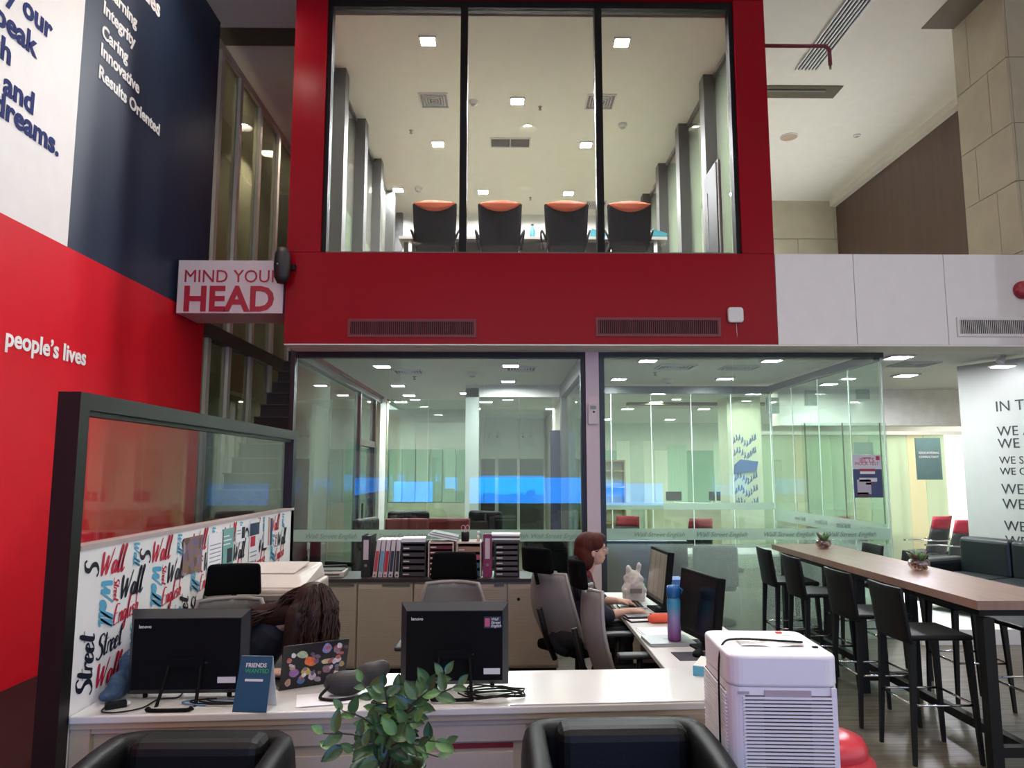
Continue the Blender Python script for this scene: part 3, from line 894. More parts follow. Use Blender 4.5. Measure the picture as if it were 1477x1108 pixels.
front('moulding', M_DESKF, -1.945, 1.32, .69, .715, .012)
front('moulding', M_DESKW, -1.90, 1.3, .665, .69, .03)
front('front_panel', M_DESKF, -1.93, 1.3, 0, .665, .055)
front('side_stile', M_DESKF, -1.945, -1.86, 0, .69, .02, .04)
front('white_fascia', M_DESKW, -1.03, .11, .585, .665, .04, .02)
front('white_panel', M_DESKW, -1.03, .05, 0, .535, .04, .02)
front('red_strip', mat('red_strip', '#7d1218', .4), -.30, .05, .553, .573, .045, .02)
bx('end_panel', M_DESKF, 1.28, 1.32, 3.70, 4.18, 0, .715, dk, True)
sdk = thing('side_desk', 'white side desk running back from the reception desk under the two monitors', 'desk', (1.2, 5.4, 0))
bx('desktop', M_DESK, .905, 1.56, 4.21, 6.75, .715, .75, sdk, True, .005)
bx('back_panel', M_DESKF, 1.53, 1.56, 4.25, 6.7, 0, .715, sdk, True)
bx('leg', M_DESKF, .93, 1.53, 6.66, 6.70, 0, .715, sdk, True)
bx('pedestal', M_DESKF, 1.1, 1.5, 6.0, 6.5, 0, .65, sdk, True)

# ================================================================== TUB ARMCHAIRS
M_LEATH = mat('black_leather', '#0b0c0c', .5, var=.1, spec=.25, bump=.08, bscale=90)
M_LEATHO = mat('brown_black_leather', '#2b2620', .45, var=.1, bump=.08, bscale=90)


def tub_chair(loc, rz, label, H=.78, W=.80):
    t = thing('tub_armchair', label, 'armchair', loc, rz, 'leather tub armchairs before the desk')
    hw, d = W / 2 - .055, .58
    path = []
    for i in range(25):
        u = i / 24
        if u < .25: p = (hw, -d + (u / .25) * .45)
        elif u > .75: p = (-hw, -d + ((1 - u) / .25) * .45)
        else:
            a = (u - .25) / .5 * PI
            ex = .34
            ca, sa = math.cos(a), math.sin(a)
            p = (hw * math.copysign(abs(ca) ** ex, ca), -d + .45 + .20 * abs(sa) ** ex)
        path.append(p)

    def fn(u, v):
        i = min(int(u * 24 + .5), 24)
        q, r = path[max(i - 1, 0)], path[min(i + 1, 24)]
        tx, ty = r[0] - q[0], r[1] - q[1]
        l = math.hypot(tx, ty) or 1
        nx, ny = -ty / l, tx / l
        top = H - .10 * (abs(u - .5) / .5) ** 4
        a = v * 2 * PI
        th = .06
        cc, ss = math.cos(a), math.sin(a)
        ox = th * math.copysign(abs(cc) ** .55, cc)
        oz = math.copysign(abs(ss) ** .4, ss)
        z = (top + .12) / 2 + oz * (top - .12) / 2
        lean = .05 * (z - .4) * (1 if .2 < u < .8 else 0)
        return (path[i][0] + nx * ox, path[i][1] + ny * ox + lean, z)
    MB().grid(fn, 24, 18).build('shell', M_LEATH, t)
    bx('seat_cushion', M_LEATH, -hw + .07, hw - .07, -d - .02, .02, .24, .44, t, bevel=.04, seg=3)
    bx('back_cushion', M_LEATH, -hw + .09, hw - .06, -.08, .09, .40, H + .012, t, bevel=.05, seg=3)
    for sx in (-1, 1):
        for y in (-.52, -.02): MB().tube([(sx * (hw - .04), y, .12), (sx * (hw - .04), y, 0)], [.022, .016]).build('leg', M_DARK, t)
    return t


tub_chair((-1.24, 3.12, 0), .0, 'black leather tub armchair in front of the left monitor', .765)
tub_chair((.475, 3.15, 0), .03, 'black leather tub armchair beside the white air purifier', .80)

# ================================================================== ZZ PLANT
zp = at(560, 1100, Y=2.72)
plant = thing('potted_plant', 'leafy green potted plant in a tall green planter before the desk', 'plant', (zp.x, 2.72, 0))
MB().lathe([(.10, 0), (.105, .02), (.125, .80), (.135, .81), (.13, .82), (.115, .80), (.11, .74)], 24).build('planter', mat('planter_green', '#2f4a33', .4), plant)
MB().lathe([(.112, .74), (.06, .765), (.001, .77)], 18, cap=False).build('soil', mat('soil', '#33281f', .9), plant)
M_LEAF = [mat('leaf_dark', '#2f4f30', .3, var=.15, scale=20), mat('leaf_mid', '#47683f', .32, var=.15, scale=20), mat('leaf_light', '#5f8a4a', .32, var=.12, scale=20)]
M_STEM = mat('stem_brown', '#40372a', .6)


def leaf_fn(u, v):
    w_ = .021 * math.sin(PI * min(1, u ** .8)) ** .8
    s_ = (v - .5) * 2
    return (s_ * w_, u * .078, -.006 * s_ * s_ * -1 - .012 * u * u)


leaf_meshes = []
for k in range(3):
    lo = MB().grid(leaf_fn, 7, 4).build('leaf', M_LEAF[k], plant)
    leaf_meshes.append(lo.data)
    bpy.data.objects.remove(lo)
tips = [(521, 984, .06), (554, 990, -.02), (572, 1000, .05), (643, 972, 0), (662, 988, -.05), (618, 996, -.08), (493, 1025, .02), (466, 1058, -.05), (644, 1072, -.06), (508, 1084, -.1), (600, 1040, -.12), (545, 1040, -.1), (632, 1092, .08), (480, 1080, .08), (575, 1060, -.13), (530, 1060, .1), (605, 1075, -.14)]
for n, (px, py, dy) in enumerate(tips):
    tip = at(px, py, Y=2.72 + dy) - Vector((zp.x, 2.72, 0))
    base = Vector((RND.uniform(-.03, .03), RND.uniform(-.03, .03), .77))
    midp = base.lerp(tip, .5) + Vector((-(tip.x) * .18, 0, .06))
    pts = smooth_poly([base, midp, tip], 6)
    MB().tube(pts, [.006 - .004 * i / (len(pts) - 1) for i in range(len(pts))], 6).build('stem', M_STEM, plant)
    L = (tip - base).length
    cnt = max(4, int(L / .042))
    for k in range(cnt + 1):
        f = .32 + .68 * k / cnt
        p = pts[min(len(pts) - 1, int(f * (len(pts) - 1)))]
        d = (tip - base).normalized()
        side = d.cross(Vector((0, -1, .3))).normalized() * (1 if k % 2 else -1)
        if k == cnt: dirv = d
        else: dirv = (side * .9 + d * .55 + Vector((0, RND.uniform(-.5, .2), RND.uniform(-.1, .3)))).normalized()
        up = Vector((RND.uniform(-.3, .3), -.7, .6)); up = (up - dirv * up.dot(dirv)).normalized()
        xx = dirv.cross(up)
        o = bpy.data.objects.new('leaf', leaf_meshes[RND.choice((0, 0, 1, 1, 2)) if py > 1010 else RND.choice((0, 1, 1, 2))])
        COL.objects.link(o); o.parent = plant
        s_ = RND.uniform(.75, 1.15) * (.8 if f > .9 else 1)
        o.matrix_local = Matrix.Translation(p) @ Matrix((xx, dirv, up)).transposed().to_4x4() @ Matrix.Scale(s_, 4)

# ================================================================== AIR PURIFIER
M_APW = mat('purifier_white', '#e2dfe6', .4, var=.02)
M_APG = mat('purifier_slot', '#262124', .8)
ap = thing('air_purifier', 'white boxy air purifier with louvred front beside the desk', 'air purifier', (1.12, 3.20, 0), math.radians(-3))
ax, ay, ah = .215, .235, 1.12


def rrect(hx, hy, r, n=5):
    out = []
    for cx, cy, a in ((hx - r, hy - r, 0), (-hx + r, hy - r, PI / 2), (-hx + r, -hy + r, PI), (hx - r, -hy + r, 1.5 * PI)):
        for i in range(n + 1): out.append((cx + r * math.cos(a + i / n * PI / 2), cy + r * math.sin(a + i / n * PI / 2)))
    return out


MB().prism(rrect(ax - .002, ay - .002, .053), .03, 1.0).build('body', M_APW, ap)
MB().prism(rrect(ax, ay, .055), 1.0, ah).build('top_cover', M_APW, ap, bevel=.012, seg=3)
MB().prism(rrect(ax, ay, .055), 0, .05).build('base', M_APW, ap)
lv = MB()
for i in range(66):
    z = .06 + i * .0138
    lv.box(-.165, .178, -ay - .006, -ay + .012, z, z + .0078)
lv.build('louvres', M_APW, ap, kind='stuff')
lv = MB()
for i in range(66):
    z = .06 + i * .0138
    lv.box(-ax - .005, -ax + .012, -.18, .21, z, z + .0085)
lv.build('side_louvres', M_APW, ap, kind='stuff')
bx('grille_back', M_APG, -.085, .10, -ay - .001, -ay + .01, .06, .95, ap)
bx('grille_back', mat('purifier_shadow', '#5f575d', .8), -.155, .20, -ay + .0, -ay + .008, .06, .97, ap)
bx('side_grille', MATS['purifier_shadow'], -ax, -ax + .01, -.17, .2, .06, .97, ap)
bx('corner_post', M_APW, .178, .198, -ay - .006, -ay + .02, .05, 1.0, ap)
hd = bx('handle_recess', mat('purifier_recess', '#a89ca4', .6), -.08, .10, -ay - .004, -ay + .004, .955, .99, ap)
bx('badge', mat('badge_grey', '#a59aa0', .5), -.185, -.14, -ay - .004, -ay, .975, .985, ap)
bx('red_button', mat('button_red', '#d8412f', .4), .10, .125, .17, .19, ah, ah + .006, ap)
bx('black_button', M_DARK, .165, .185, -.10, -.085, ah, ah + .006, ap)
MB().tube(smooth_poly([(.15, -.02, ah + .006), (.03, .0, ah + .008), (-.12, .0, ah + .012), (-.19, -.05, ah + .006), (-.222, -.1, ah - .06), (-.226, -.1, ah - .25), (-.226, -.095, .55), (-.226, -.09, .2)], 5), .0045, 6).build('cord', M_DARK, ap)
MB().grid(lambda u, v: (-.12 + .26 * u, -.08 + .2 * v, ah + .003 + .003 * math.sin(u * 9) * math.cos(v * 7)), 10, 8).build('plastic_film', mat('film', '#dcd6d8', .15), ap)
pf = thing('pouf', 'glossy red round pouf half hidden behind the air purifier', 'pouf', (1.60, 3.80, 0))
M_POUF = mat('red_pouf', '#c23440', .3)
MB().lathe([(.18, 0), (.235, .03), (.245, .25), (.235, .43), (.215, .445), (.20, .46)], 32).build('base', M_POUF, pf)
MB().lathe([(.195, .45), (.205, .49), (.185, .53), (.10, .553), (.001, .557)], 32, cap=False).build('cushion', M_POUF, pf)

# ================================================================== MONITORS AND DESK ITEMS
M_SCRN = mat('screen_black', '#0b0b0c', .22, var=.05)
M_BEZ = mat('bezel_dark', '#0a0a0b', .65, var=.05, spec=.12)
M_BEZT = mat('bezel_grey', '#2c2c30', .5, var=.05, spec=.3)
M_STK = mat('sticker_white', '#d9d6d2', .5, var=0)


def back_monitor(loc, rz, w, h, z0, label, sticker):
    t = thing('desktop_monitor', label, 'monitor', loc, rz)
    hb = MB()
    hb.hexa([(-w / 2 + .03, 0, z0 + .03), (w / 2 - .03, 0, z0 + .03), (w / 2 - .03, 0, z0 + h - .035), (-w / 2 + .03, 0, z0 + h - .035)][::1],
            [(-w / 2, .045, z0), (w / 2, .045, z0), (w / 2, .045, z0 + h), (-w / 2, .045, z0 + h)])
    hb.build('rear_shell', M_BEZT, t)
    bx('rear_panel', M_BEZ, -w / 2 + .032, w / 2 - .032, -.004, .002, z0 + .032, z0 + h - .038, t)
    bx('bezel', M_BEZ, -w / 2, w / 2, .045, .062, z0, z0 + h, t, bevel=.004)
    bx('screen', M_SCRN, -w / 2 + .02, w / 2 - .02, .062, .064, z0 + .02, z0 + h - .02, t)
    bx('vent_slot', M_BEZT, -w * .06, w * .18, -.008, -.003, z0 + h * .38, z0 + h * .40, t)
    text('lettering', 'lenovo', M_STK, t, (-w * .40, -.006, z0 + h * .80), ROT_FRONT, .022, .0004, ext=.0004)
    bx('label_sticker', M_STK, w * .27, w * .42, -.006, -.0035, z0 + h * .15, z0 + h * .22, t)
    if sticker:
        s_ = bx('logo_sticker', mat('sticker_navy', '#232a44', .5), w * .27, w * .43, -.006, -.0035, z0 + h * .70, z0 + h * .84, t)
        bx('bubble', mat('sticker_pink', '#c0566a', .5), w * .28, w * .325, -.0075, -.0058, z0 + h * .72, z0 + h * .82, s_)
        for i, wd in enumerate(('Wall', 'Street', 'English')): text('lettering', wd, M_STK, t, (w * .335, -.008, z0 + h * (.795 - .04 * i)), ROT_FRONT, .019, .0003, .3, ext=.0003)
    # prop stand: bent U bar
    MB().tube(smooth_poly([(-.075, -.005, z0 + .16), (-.09, -.10, z0 - .02), (-.095, -.17, .762), (-.08, -.185, .758), (.08, -.185, .758), (.095, -.17, .762), (.09, -.10, z0 - .02), (.075, -.005, z0 + .16)], 4), .0085, 8).build('prop_stand', M_BEZ, t)
    bx('hinge', M_BEZ, -.09, .09, -.02, .01, z0 + .14, z0 + .18, t)
    MB().tube([(-w * .35, .04, z0 + .002), (-w * .35, .04, .752)], .012).build('foot', M_BEZ, t)
    MB().tube([(w * .35, .04, z0 + .002), (w * .35, .04, .752)], .012).build('foot', M_BEZ, t)
    return t


back_monitor((-1.535, 3.68, .002), math.radians(2), .575, .40, .765, 'black computer seen from behind at the left end of the desk', False)
back_monitor((-.243, 3.79, .009), math.radians(1), .545, .405, .765, 'black computer with a logo sticker seen from behind mid-desk', True)

tcard = thing('tent_card', 'blue table tent card reading FRIENDS WANTED', 'sign', (-1.152, 3.545, .75), math.radians(-4))
M_CARD = mat('card_blue', '#134a63', .5, var=.03)
MB().hexa([(-.082, -.055, 0), (.078, -.055, 0), (.078, -.052, 0), (-.082, -.052, 0)], [(-.072, .0, .235), (.078, .0, .235), (.078, .003, .235), (-.072, .003, .235)]).build('front_panel', M_CARD, tcard)
MB().hexa([(-.075, .052, 0), (.085, .052, 0), (.085, .055, 0), (-.075, .055, 0)], [(-.072, .003, .235), (.078, .003, .235), (.078, .006, .235), (-.072, .006, .235)]).build('rear_panel', M_STK, tcard)
tl = math.atan2(.055, .235)
for s, z, m_, sz in (('FRIENDS', .188, M_STK, .026), ('WANTED', .164, mat('card_green', '#2f9d5f', .5), .026)):
    text('lettering', s, m_, tcard, (-.044, -.055 + z / .235 * .055 - .002, z), (PI / 2 - tl, 0, 0), sz, .0006, ext=.0004)
MB().hexa(*[[(x_, -.0565 + z_ / .235 * .055 + o_, z_) for x_, z_, o_ in ((-.04, zz, 0), (.045, zz, 0), (.045, zz, .001), (-.04, zz, .001))] for zz in (.128, .138)]).build('white_bar', M_STK, tcard)

# laptop with stickers
lp = thing('laptop', 'open black laptop whose lid is covered with stickers', 'laptop', (-.975, 3.90, .7505), math.radians(31))
M_LAP = mat('laptop_black', '#17151a', .4)
bx('keyboard_deck', M_LAP, -.17, .17, .0, .23, 0, .016, lp)
lid_M = Matrix.Translation((0, 0, .012)) @ Matrix.Rotation(math.radians(14), 4, 'X')
MB().box(-.17, .17, -.006, 0, 0, .222, lid_M).build('lid', M_LAP, lp, bevel=.002)
MB().box(-.158, .158, 0, .001, .012, .21, lid_M).build('screen', M_SCRN, lp)
stk = [(-.13, .05, .05, .05, '#9a6a9e'), (-.06, .10, .07, .05, '#d96a3c'), (-.07, .055, .05, .04, '#d8b45a'), (-.1, .15, .06, .035, '#a8b894'), (.03, .16, .05, .05, '#8d86c0'), (.09, .155, .045, .045, '#b2435e'), (.14, .17, .03, .02, '#5a4048'), (.10, .1, .035, .035, '#d8c9cf'), (.125, .075, .03, .03, '#9b8660'), (-.03, .025, .04, .045, '#c2aeb8'), (-.085, .012, .04, .04, '#4a6aa0'), (-.145, .008, .03, .04, '#b08a78'), (.04, .05, .05, .045, '#8d6a74'), (.03, .1, .06, .03, '#c9b58c'), (.1, .03, .03, .03, '#e0dcdc'), (.06, .012, .05, .03, '#6a5a68'), (.0, .012, .04, .025, '#a08a90')]
for k in range(26):
    stk.append((RND.uniform(-.155, .13), RND.uniform(.01, .19), RND.uniform(.018, .032), RND.uniform(.016, .03), RND.choice(('#8a7480', '#c9bcc2', '#7a5c66', '#a8946c', '#5f7aa0', '#b56a5a', '#6c5a70', '#d8d0d0'))))
for k, (x_, z_, w_, h_, c_) in enumerate(stk):
    Ms = lid_M @ Matrix.Translation((x_ + w_ / 2, 0, z_ + h_ / 2)) @ Matrix.Rotation(RND.uniform(-.5, .5), 4, 'Y')
    pol = [(w_ / 2 * math.cos(a) * (1 + .12 * math.sin(3 * a + k)), h_ / 2 * math.sin(a) * (1 + .12 * math.cos(2 * a + k))) for a in [i / 12 * 2 * PI for i in range(12)]]
    mb = MB()
    mb.add([Ms @ Vector((a, -.0068 - k * .0001, c)) for a, c in pol], [tuple(range(12))])
    so = mb.build('sticker', mat('sticker_%d' % k, c_, .45, var=.25, scale=60), lp)
pp = thing('paper_sheet', 'white sheets of paper lying beside the stickered laptop', 'paper', (-.83, 3.68, .7505), .25)
bx('sheet', M_PAPER, -.16, .12, -.09, .10, 0, .003, pp)
bx('sheet', M_PAPER, -.14, .13, -.10, .09, .003, .006, pp)
# dark pouch
pc = thing('camera_pouch', 'slumped dark grey pouch with strap left of the middle computer', 'pouch', (-.72, 3.74, .757), .2)
mb = MB(); mb.ell((-.05, 0, .055), (.11, .06, .06)).ell((.07, .02, .085), (.08, .05, .06)).ell((.12, .03, .11), (.05, .04, .04))
o = mb.build('body', mat('pouch_grey', '#2a2829', .6, var=.15, scale=30), pc)
rm = o.modifiers.new('remesh', 'REMESH'); rm.mode = 'VOXEL'; rm.voxel_size = .012
o.modifiers.new('smooth', 'SMOOTH').iterations = 3
MB().tube(smooth_poly([(-.13, -.03, .05), (-.17, -.06, .01), (-.1, -.1, .006), (0, -.08, .006), (.08, -.06, .02)], 4), .008).build('strap', M_DARK, pc)
# slumped blue jacket against the board
jk = thing('jacket', 'dusty blue jacket slumped between the board and the left computer', 'jacket', (-1.825, 3.93, .757))
mb = MB()
mb.ell((-.0, .0, .06), (.11, .15, .06)).ell((.0, .03, .15), (.10, .13, .11)).ell((.03, .05, .25), (.07, .10, .10)).ell((-.045, -.17, .06), (.05, .13, .065)).ell((-.04, -.10, .13), (.05, .10, .08)).ell((-.05, -.27, .03), (.045, .08, .03))
o = mb.build('cloth', mat('denim_blue', '#33475f', .8, var=.15, scale=25), jk)
rm = o.modifiers.new('remesh', 'REMESH'); rm.mode = 'VOXEL'; rm.voxel_size = .014
tx = bpy.data.textures.new('folds', 'CLOUDS'); tx.noise_scale = .07
dm = o.modifiers.new('folds', 'DISPLACE'); dm.texture = tx; dm.strength = .035; dm.mid_level = .55
o.modifiers.new('smooth', 'SMOOTH').iterations = 2
# small desk clutter
ad = thing('power_adapter', 'small black power adapter on the desk by the jacket', 'adapter', (-1.80, 3.56, .751), .6)
bx('body', M_DARK, -.045, .045, -.02, .02, 0, .028, ad, bevel=.004)
bx('plug_pin', M_STK, .045, .06, -.008, .008, .008, .02, ad)
MB().tube(smooth_poly([(-.045, 0, .01), (-.06, -.05, .006), (.0, -.10, .006), (.10, -.09, .006), (.18, .0, .006), (.26, -.02, .006), (.30, .05, .006)], 6), .0035, 6).build('cable', M_DARK, ad)
cb = thing('cable_tangle', 'tangle of black cables below the middle computer', 'cable', (-.06, 3.66, .766))
for k in range(5):
    ph = RND.uniform(0, 6)
    pts = [(.14 * math.cos(a + ph) + .03 * math.sin(2 * a), .05 * math.sin(a + ph) * (1 + .2 * k), .006 + .005 * k + .006 * math.sin(3 * a)) for a in [i / 14 * 2 * PI * .92 for i in range(15)]]
    MB().tube(pts, .0038, 6).build('cable', M_DARK, cb)
cb2 = thing('cable_tangle', 'loose black and blue cables below the left computer', 'cable', (-1.36, 3.62, .751))
for k in range(4):
    ph = RND.uniform(0, 6)
    pts = [(.16 * math.cos(a + ph) + .04 * k, .045 * math.sin(a + ph), .006 + .004 * k) for a in [i / 14 * 2 * PI * .8 for i in range(15)]]
    MB().tube(pts, .0035, 6).build('cable', M_DARK if k else mat('cable_blue', '#4a6f96', .5), cb2)
cb3 = thing('cable_tangle', 'bluish looped cables beside the dark pouch', 'cable', (-.52, 3.62, .75))
for k in range(3):
    pts = [(.10 * math.cos(a + k), .05 * math.sin(a + k) - .02, .005 + .004 * k) for a in [i / 12 * 2 * PI * .85 for i in range(13)]]
    MB().tube(pts, .0035, 6).build('cable', (M_DARK, MATS['cable_blue'], M_DARK)[k], cb3)
wt = thing('white_figurine', 'tiny white cup-shaped ornament beside the dark pouch', 'ornament', (-.40, 3.66, .75))
MB().lathe([(.012, 0), (.018, .004), (.020, .03), (.017, .045), (.008, .05)], 14).build('body', M_STK, wt)
MB().tube([(.018, 0, .012), (.032, 0, .02), (.03, 0, .035), (.018, 0, .036)], .003).build('handle', M_STK, wt)
# ================================================================== OFFICE CHAIRS
M_MESH = mat('grey_mesh', '#7f7976', .75, var=.05, bump=.3, bscale=300)
M_FAB = mat('black_fabric', '#080809', .9, var=.1, spec=.08)


def task_chair(loc, rz, label, rec=.10):
    """high-back chair, sits facing local +Y"""
    t = thing('office_chair', label, 'chair', loc, rz, 'high-back office chairs')
    def back(u, v):
        x = (u - .5) * (.46 - .10 * v * v + .06 * math.sin(PI * v))
        z = .50 + .56 * v
        y = -.22 - rec * v * 1.4 - .05 * math.sin(PI * v * .9) + .09 * (2 * u - 1) ** 2
        return (x, y, z)
    MB().grid(back, 10, 12, (0, -.022, 0)).build('backrest', M_MESH, t)
    rim = [back(0, v / 8) for v in range(9)] + [back(u / 4, 1) for u in range(1, 5)] + [back(1, 1 - v / 8) for v in range(1, 9)]
    MB().tube([Vector(p) + Vector((0, -.012, 0)) for p in rim], .014, 6).build('back_frame', mat('frame_lilac', '#8f8884', .5), t)
    MB().tube([(0, -.25, .40), (0, -.33, .55), (0, -.36 - rec * .5, .8)], .022).build('spine', M_DARK, t)
    def head(u, v):
        x = (u - .5) * (.34 - .03 * v)
        return (x, -.27 - rec * 1.7 - .02 * v + .05 * (2 * u - 1) ** 2, 1.07 + .19 * v)
    MB().grid(head, 8, 5, (0, -.05, 0)).build('headrest', M_FAB, t, bevel=.02, seg=3)
    MB().tube([(0, -.30 - rec * 1.2, .98), (0, -.31 - rec * 1.5, 1.12)], .016).build('headrest_post', M_DARK, t)
    bx('seat', M_FAB, -.25, .25, -.23, .25, .43, .51, t, bevel=.03, seg=3)
    for s in (-1, 1):
        ar = bx('armrest', mat('arm_pad', '#2a2c2c', .5), s * .30 - .045, s * .30 + .045, -.16, .12, .675, .705, t, bevel=.012)
        MB().tube([(s * .30, -.02, .68), (s * .30, -.03, .5), (s * .22, -.03, .42)], .02).build('arm_post', M_DARK, t)
    MB().tube([(0, 0, .43), (0, 0, .10)], .028).build('gas_column', M_DARK, t)
    for k in range(5):
        a = k * 2 * PI / 5 + .3
        c, s = math.cos(a), math.sin(a)
        MB().tube([(0, 0, .12), (c * .29, s * .29, .075)], [.028, .016]).build('base_arm', M_DARK, t)
        MB().tube([(c * .29 - s * .02, s * .29 + c * .02, .032), (c * .29 + s * .02, s * .29 - c * .02, .032)], .031, 12).build('caster', M_DARK, t)
    return t


task_chair((.60, 5.98, 0), math.radians(-52), 'grey mesh office chair the typing person sits in')
task_chair((.86, 5.04, 0), math.radians(-86), 'empty grey mesh office chair seen edge-on before the side desk', .05)
task_chair((-.36, 5.02, 0), math.radians(178), 'black-headed office chair behind the middle computer', .04)
task_chair((-1.62, 4.38, 0), math.radians(192), 'office chair behind the long-haired person beside the copier', .04)
# the two chairs above sit turned to the desk: their heads rise over the monitors

# ================================================================== PEOPLE
def body_mesh(name, m, parent, caps, ells, vox=.008, it=4):
    mb = MB()
    for p, q, r0, r1 in caps:
        p, q = Vector(p), Vector(q)
        n = 5
        pts = [p.lerp(q, i / n) for i in range(n + 1)]
        d = (q - p).normalized() if (q - p).length > 1e-6 else Vector((0, 0, 1))
        ps = [p - d * r0 * .92, p - d * r0 * .6] + pts + [q + d * r1 * .6, q + d * r1 * .92]
        rs = [r0 * .38, r0 * .8] + [r0 + (r1 - r0) * i / n for i in range(n + 1)] + [r1 * .8, r1 * .38]
        mb.tube(ps, rs, 12)
    for c, r in ells: mb.ell(c, r, 16, 10)
    o = mb.build(name, m, parent)
    rm = o.modifiers.new('remesh', 'REMESH'); rm.mode = 'VOXEL'; rm.voxel_size = vox; rm.use_smooth_shade = True
    s = o.modifiers.new('smooth', 'SMOOTH'); s.iterations = it; s.factor = .5
    return o


def hand(wrist, d, up, side, curl=.35, s=1.0):
    """capsules of a hand: palm, four bent fingers and a thumb; d points along the hand, side to the thumb"""
    d, up, side = Vector(d).normalized(), Vector(up).normalized(), Vector(side).normalized()
    w = Vector(wrist)
    k = w + d * .085 * s
    caps = [(w, k, .024 * s, .026 * s), (w + side * .018 * s, k + side * .022 * s, .018 * s, .017 * s), (w - side * .016 * s, k - side * .022 * s, .017 * s, .016 * s)]
    for i, (off, ln) in enumerate(((.030, .036), (.010, .041), (-.010, .038), (-.029, .030))):
        a = k + side * off * s
        b = a + (d * math.cos(curl * .5) - up * math.sin(curl * .5)) * ln * s
        c = b + (d * math.cos(curl * 1.8) - up * math.sin(curl * 1.8)) * ln * .8 * s
        caps += [(a, b, .0095 * s, .0088 * s), (b, c, .0088 * s, .0075 * s)]
    a = w + d * .025 * s + side * .026 * s
    b = a + (d * .6 + side * .8).normalized() * .035 * s
    c = b + (d * .9 + side * .3 - up * .3).normalized() * .03 * s
    caps += [(a, b, .0115 * s, .0105 * s), (b, c, .0105 * s, .0085 * s)]
    return caps


M_SKIN = mat('skin', '#c79a86', .5, var=.05, scale=12)
M_TOP = mat('navy_top', '#161b2c', .85, var=.12, scale=14)
M_TROUS = mat('dark_trousers', '#14161c', .85, var=.1)
M_HAIRR = mat('auburn_hair', '#43190f', .6, var=.3, scale=30, stretch=(1, 1, .12), bump=.25, bscale=90, spec=.2)
M_HAIRD = mat('dark_brown_hair', '#2a140d', .5, var=.3, scale=20, spec=.3)

# --- typing person, profile to the right
wo = thing('person', 'person with short auburn hair and glasses typing at the side desk in dark top', 'person', (.56, 5.86, 0))
hx = .15
caps = [((-.04, 0, .60), (.02, 0, .74), .13, .12), ((.02, 0, .74), (.06, 0, .90), .12, .115), ((.06, -.12, .95), (.06, .12, .95), .065, .065),
        ((.08, 0, .98), (.125, 0, 1.13), .052, .047),
        ((.07, -.17, .945), (.19, -.25, .76), .055, .043), ((.19, -.25, .76), (.40, -.205, .79), .042, .027),
        ((.07, .17, .945), (.20, .25, .79), .055, .043), ((.20, .25, .79), (.36, .16, .80), .042, .027),
        ((-.04, -.09, .58), (.36, -.10, .575), .085, .065), ((-.04, .09, .58), (.36, .10, .575), .085, .065),
        ((.36, -.10, .575), (.38, -.10, .10), .058, .04), ((.36, .10, .575), (.38, .10, .10), .058, .04),
        ((.37, -.10, .05), (.52, -.11, .04), .04, .032), ((.37, .10, .05), (.52, .11, .04), .04, .032)]
caps += hand((.41, -.203, .79), (1, .12, -.08), (0, 0, 1), (0, 1, 0), .45)
caps += hand((.37, .155, .80), (1, -.15, -.08), (0, 0, 1), (0, -1, 0), .5)
ells = [((hx - .015, 0, 1.245), (.10, .075, .105)), ((hx + .02, 0, 1.19), (.075, .062, .085)), ((hx + .05, 0, 1.135), (.035, .03, .022)),
        ((hx + .10, 0, 1.205), (.022, .013, .022)), ((hx + .088, 0, 1.225), (.016, .011, .03)), ((hx + .075, 0, 1.255), (.025, .05, .02)),
        ((hx + .085, 0, 1.165), (.014, .024, .007)), ((hx + .083, 0, 1.153), (.014, .022, .007)),
        ((hx - .005, -.078, 1.20), (.018, .010, .028)), ((hx - .005, .078, 1.20), (.018, .010, .028)), ((hx + .05, -.045, 1.19), (.025, .02, .025)), ((hx + .05, .045, 1.19), (.025, .02, .025))]
body_mesh('body', M_SKIN, wo, caps, ells, .0065, 3)
tcaps = [((-.06, 0, .56), (.02, 0, .76), .155, .145), ((.02, 0, .76), (.055, 0, .92), .145, .12), ((.06, -.14, .955), (.06, .14, .955), .078, .078), ((.07, -.17, .945), (.185, -.248, .775), .075, .068), ((.185, -.248, .775), (.225, -.245, .765), .07, .062), ((.07, .17, .945), (.195, .245, .80), .075, .065), ((.195, .245, .80), (.24, .23, .80), .066, .058)]
body_mesh('top', M_TOP, wo, tcaps, [], .01, 4)
body_mesh('trousers', M_TROUS, wo, [((-.05, -.09, .585), (.37, -.10, .58), .105, .08), ((-.05, .09, .585), (.37, .10, .58), .105, .08), ((.36, -.10, .57), (.385, -.10, .14), .075, .06), ((.36, .10, .57), (.385, .10, .14), .075, .06)], [], .01, 3)
body_mesh('shoes', M_DARK, wo, [((.37, -.10, .05), (.53, -.11, .042), .046, .038), ((.37, .10, .05), (.53, .11, .042), .046, .038)], [], .01, 2)
body_mesh('scarf', mat('check_scarf', '#5a1a26', .8, var=.6, scale=40), wo, [((.10, -.05, 1.04), (.16, -.045, .85), .035, .028), ((.10, .05, 1.04), (.16, .045, .85), .035, .028), ((.06, -.06, 1.03), (.06, .06, 1.03), .04, .04)], [], .009, 3)
hells = [((hx - .035, 0, 1.26), (.115, .092, .105)), ((hx - .07, 0, 1.20), (.085, .09, .11)), ((hx + .03, 0, 1.315), (.075, .08, .045)), ((hx - .05, -.055, 1.16), (.055, .04, .09)), ((hx - .05, .055, 1.16), (.055, .04, .09)), ((hx - .085, 0, 1.14), (.05, .07, .07)), ((hx + .03, -.075, 1.28), (.05, .02, .05)), ((hx + .03, .075, 1.28), (.05, .02, .05)), ((hx - .07, 0, 1.07), (.035, .04, .06))]
body_mesh('hair', M_HAIRR, wo, [], hells, .008, 4)
eye = MB()
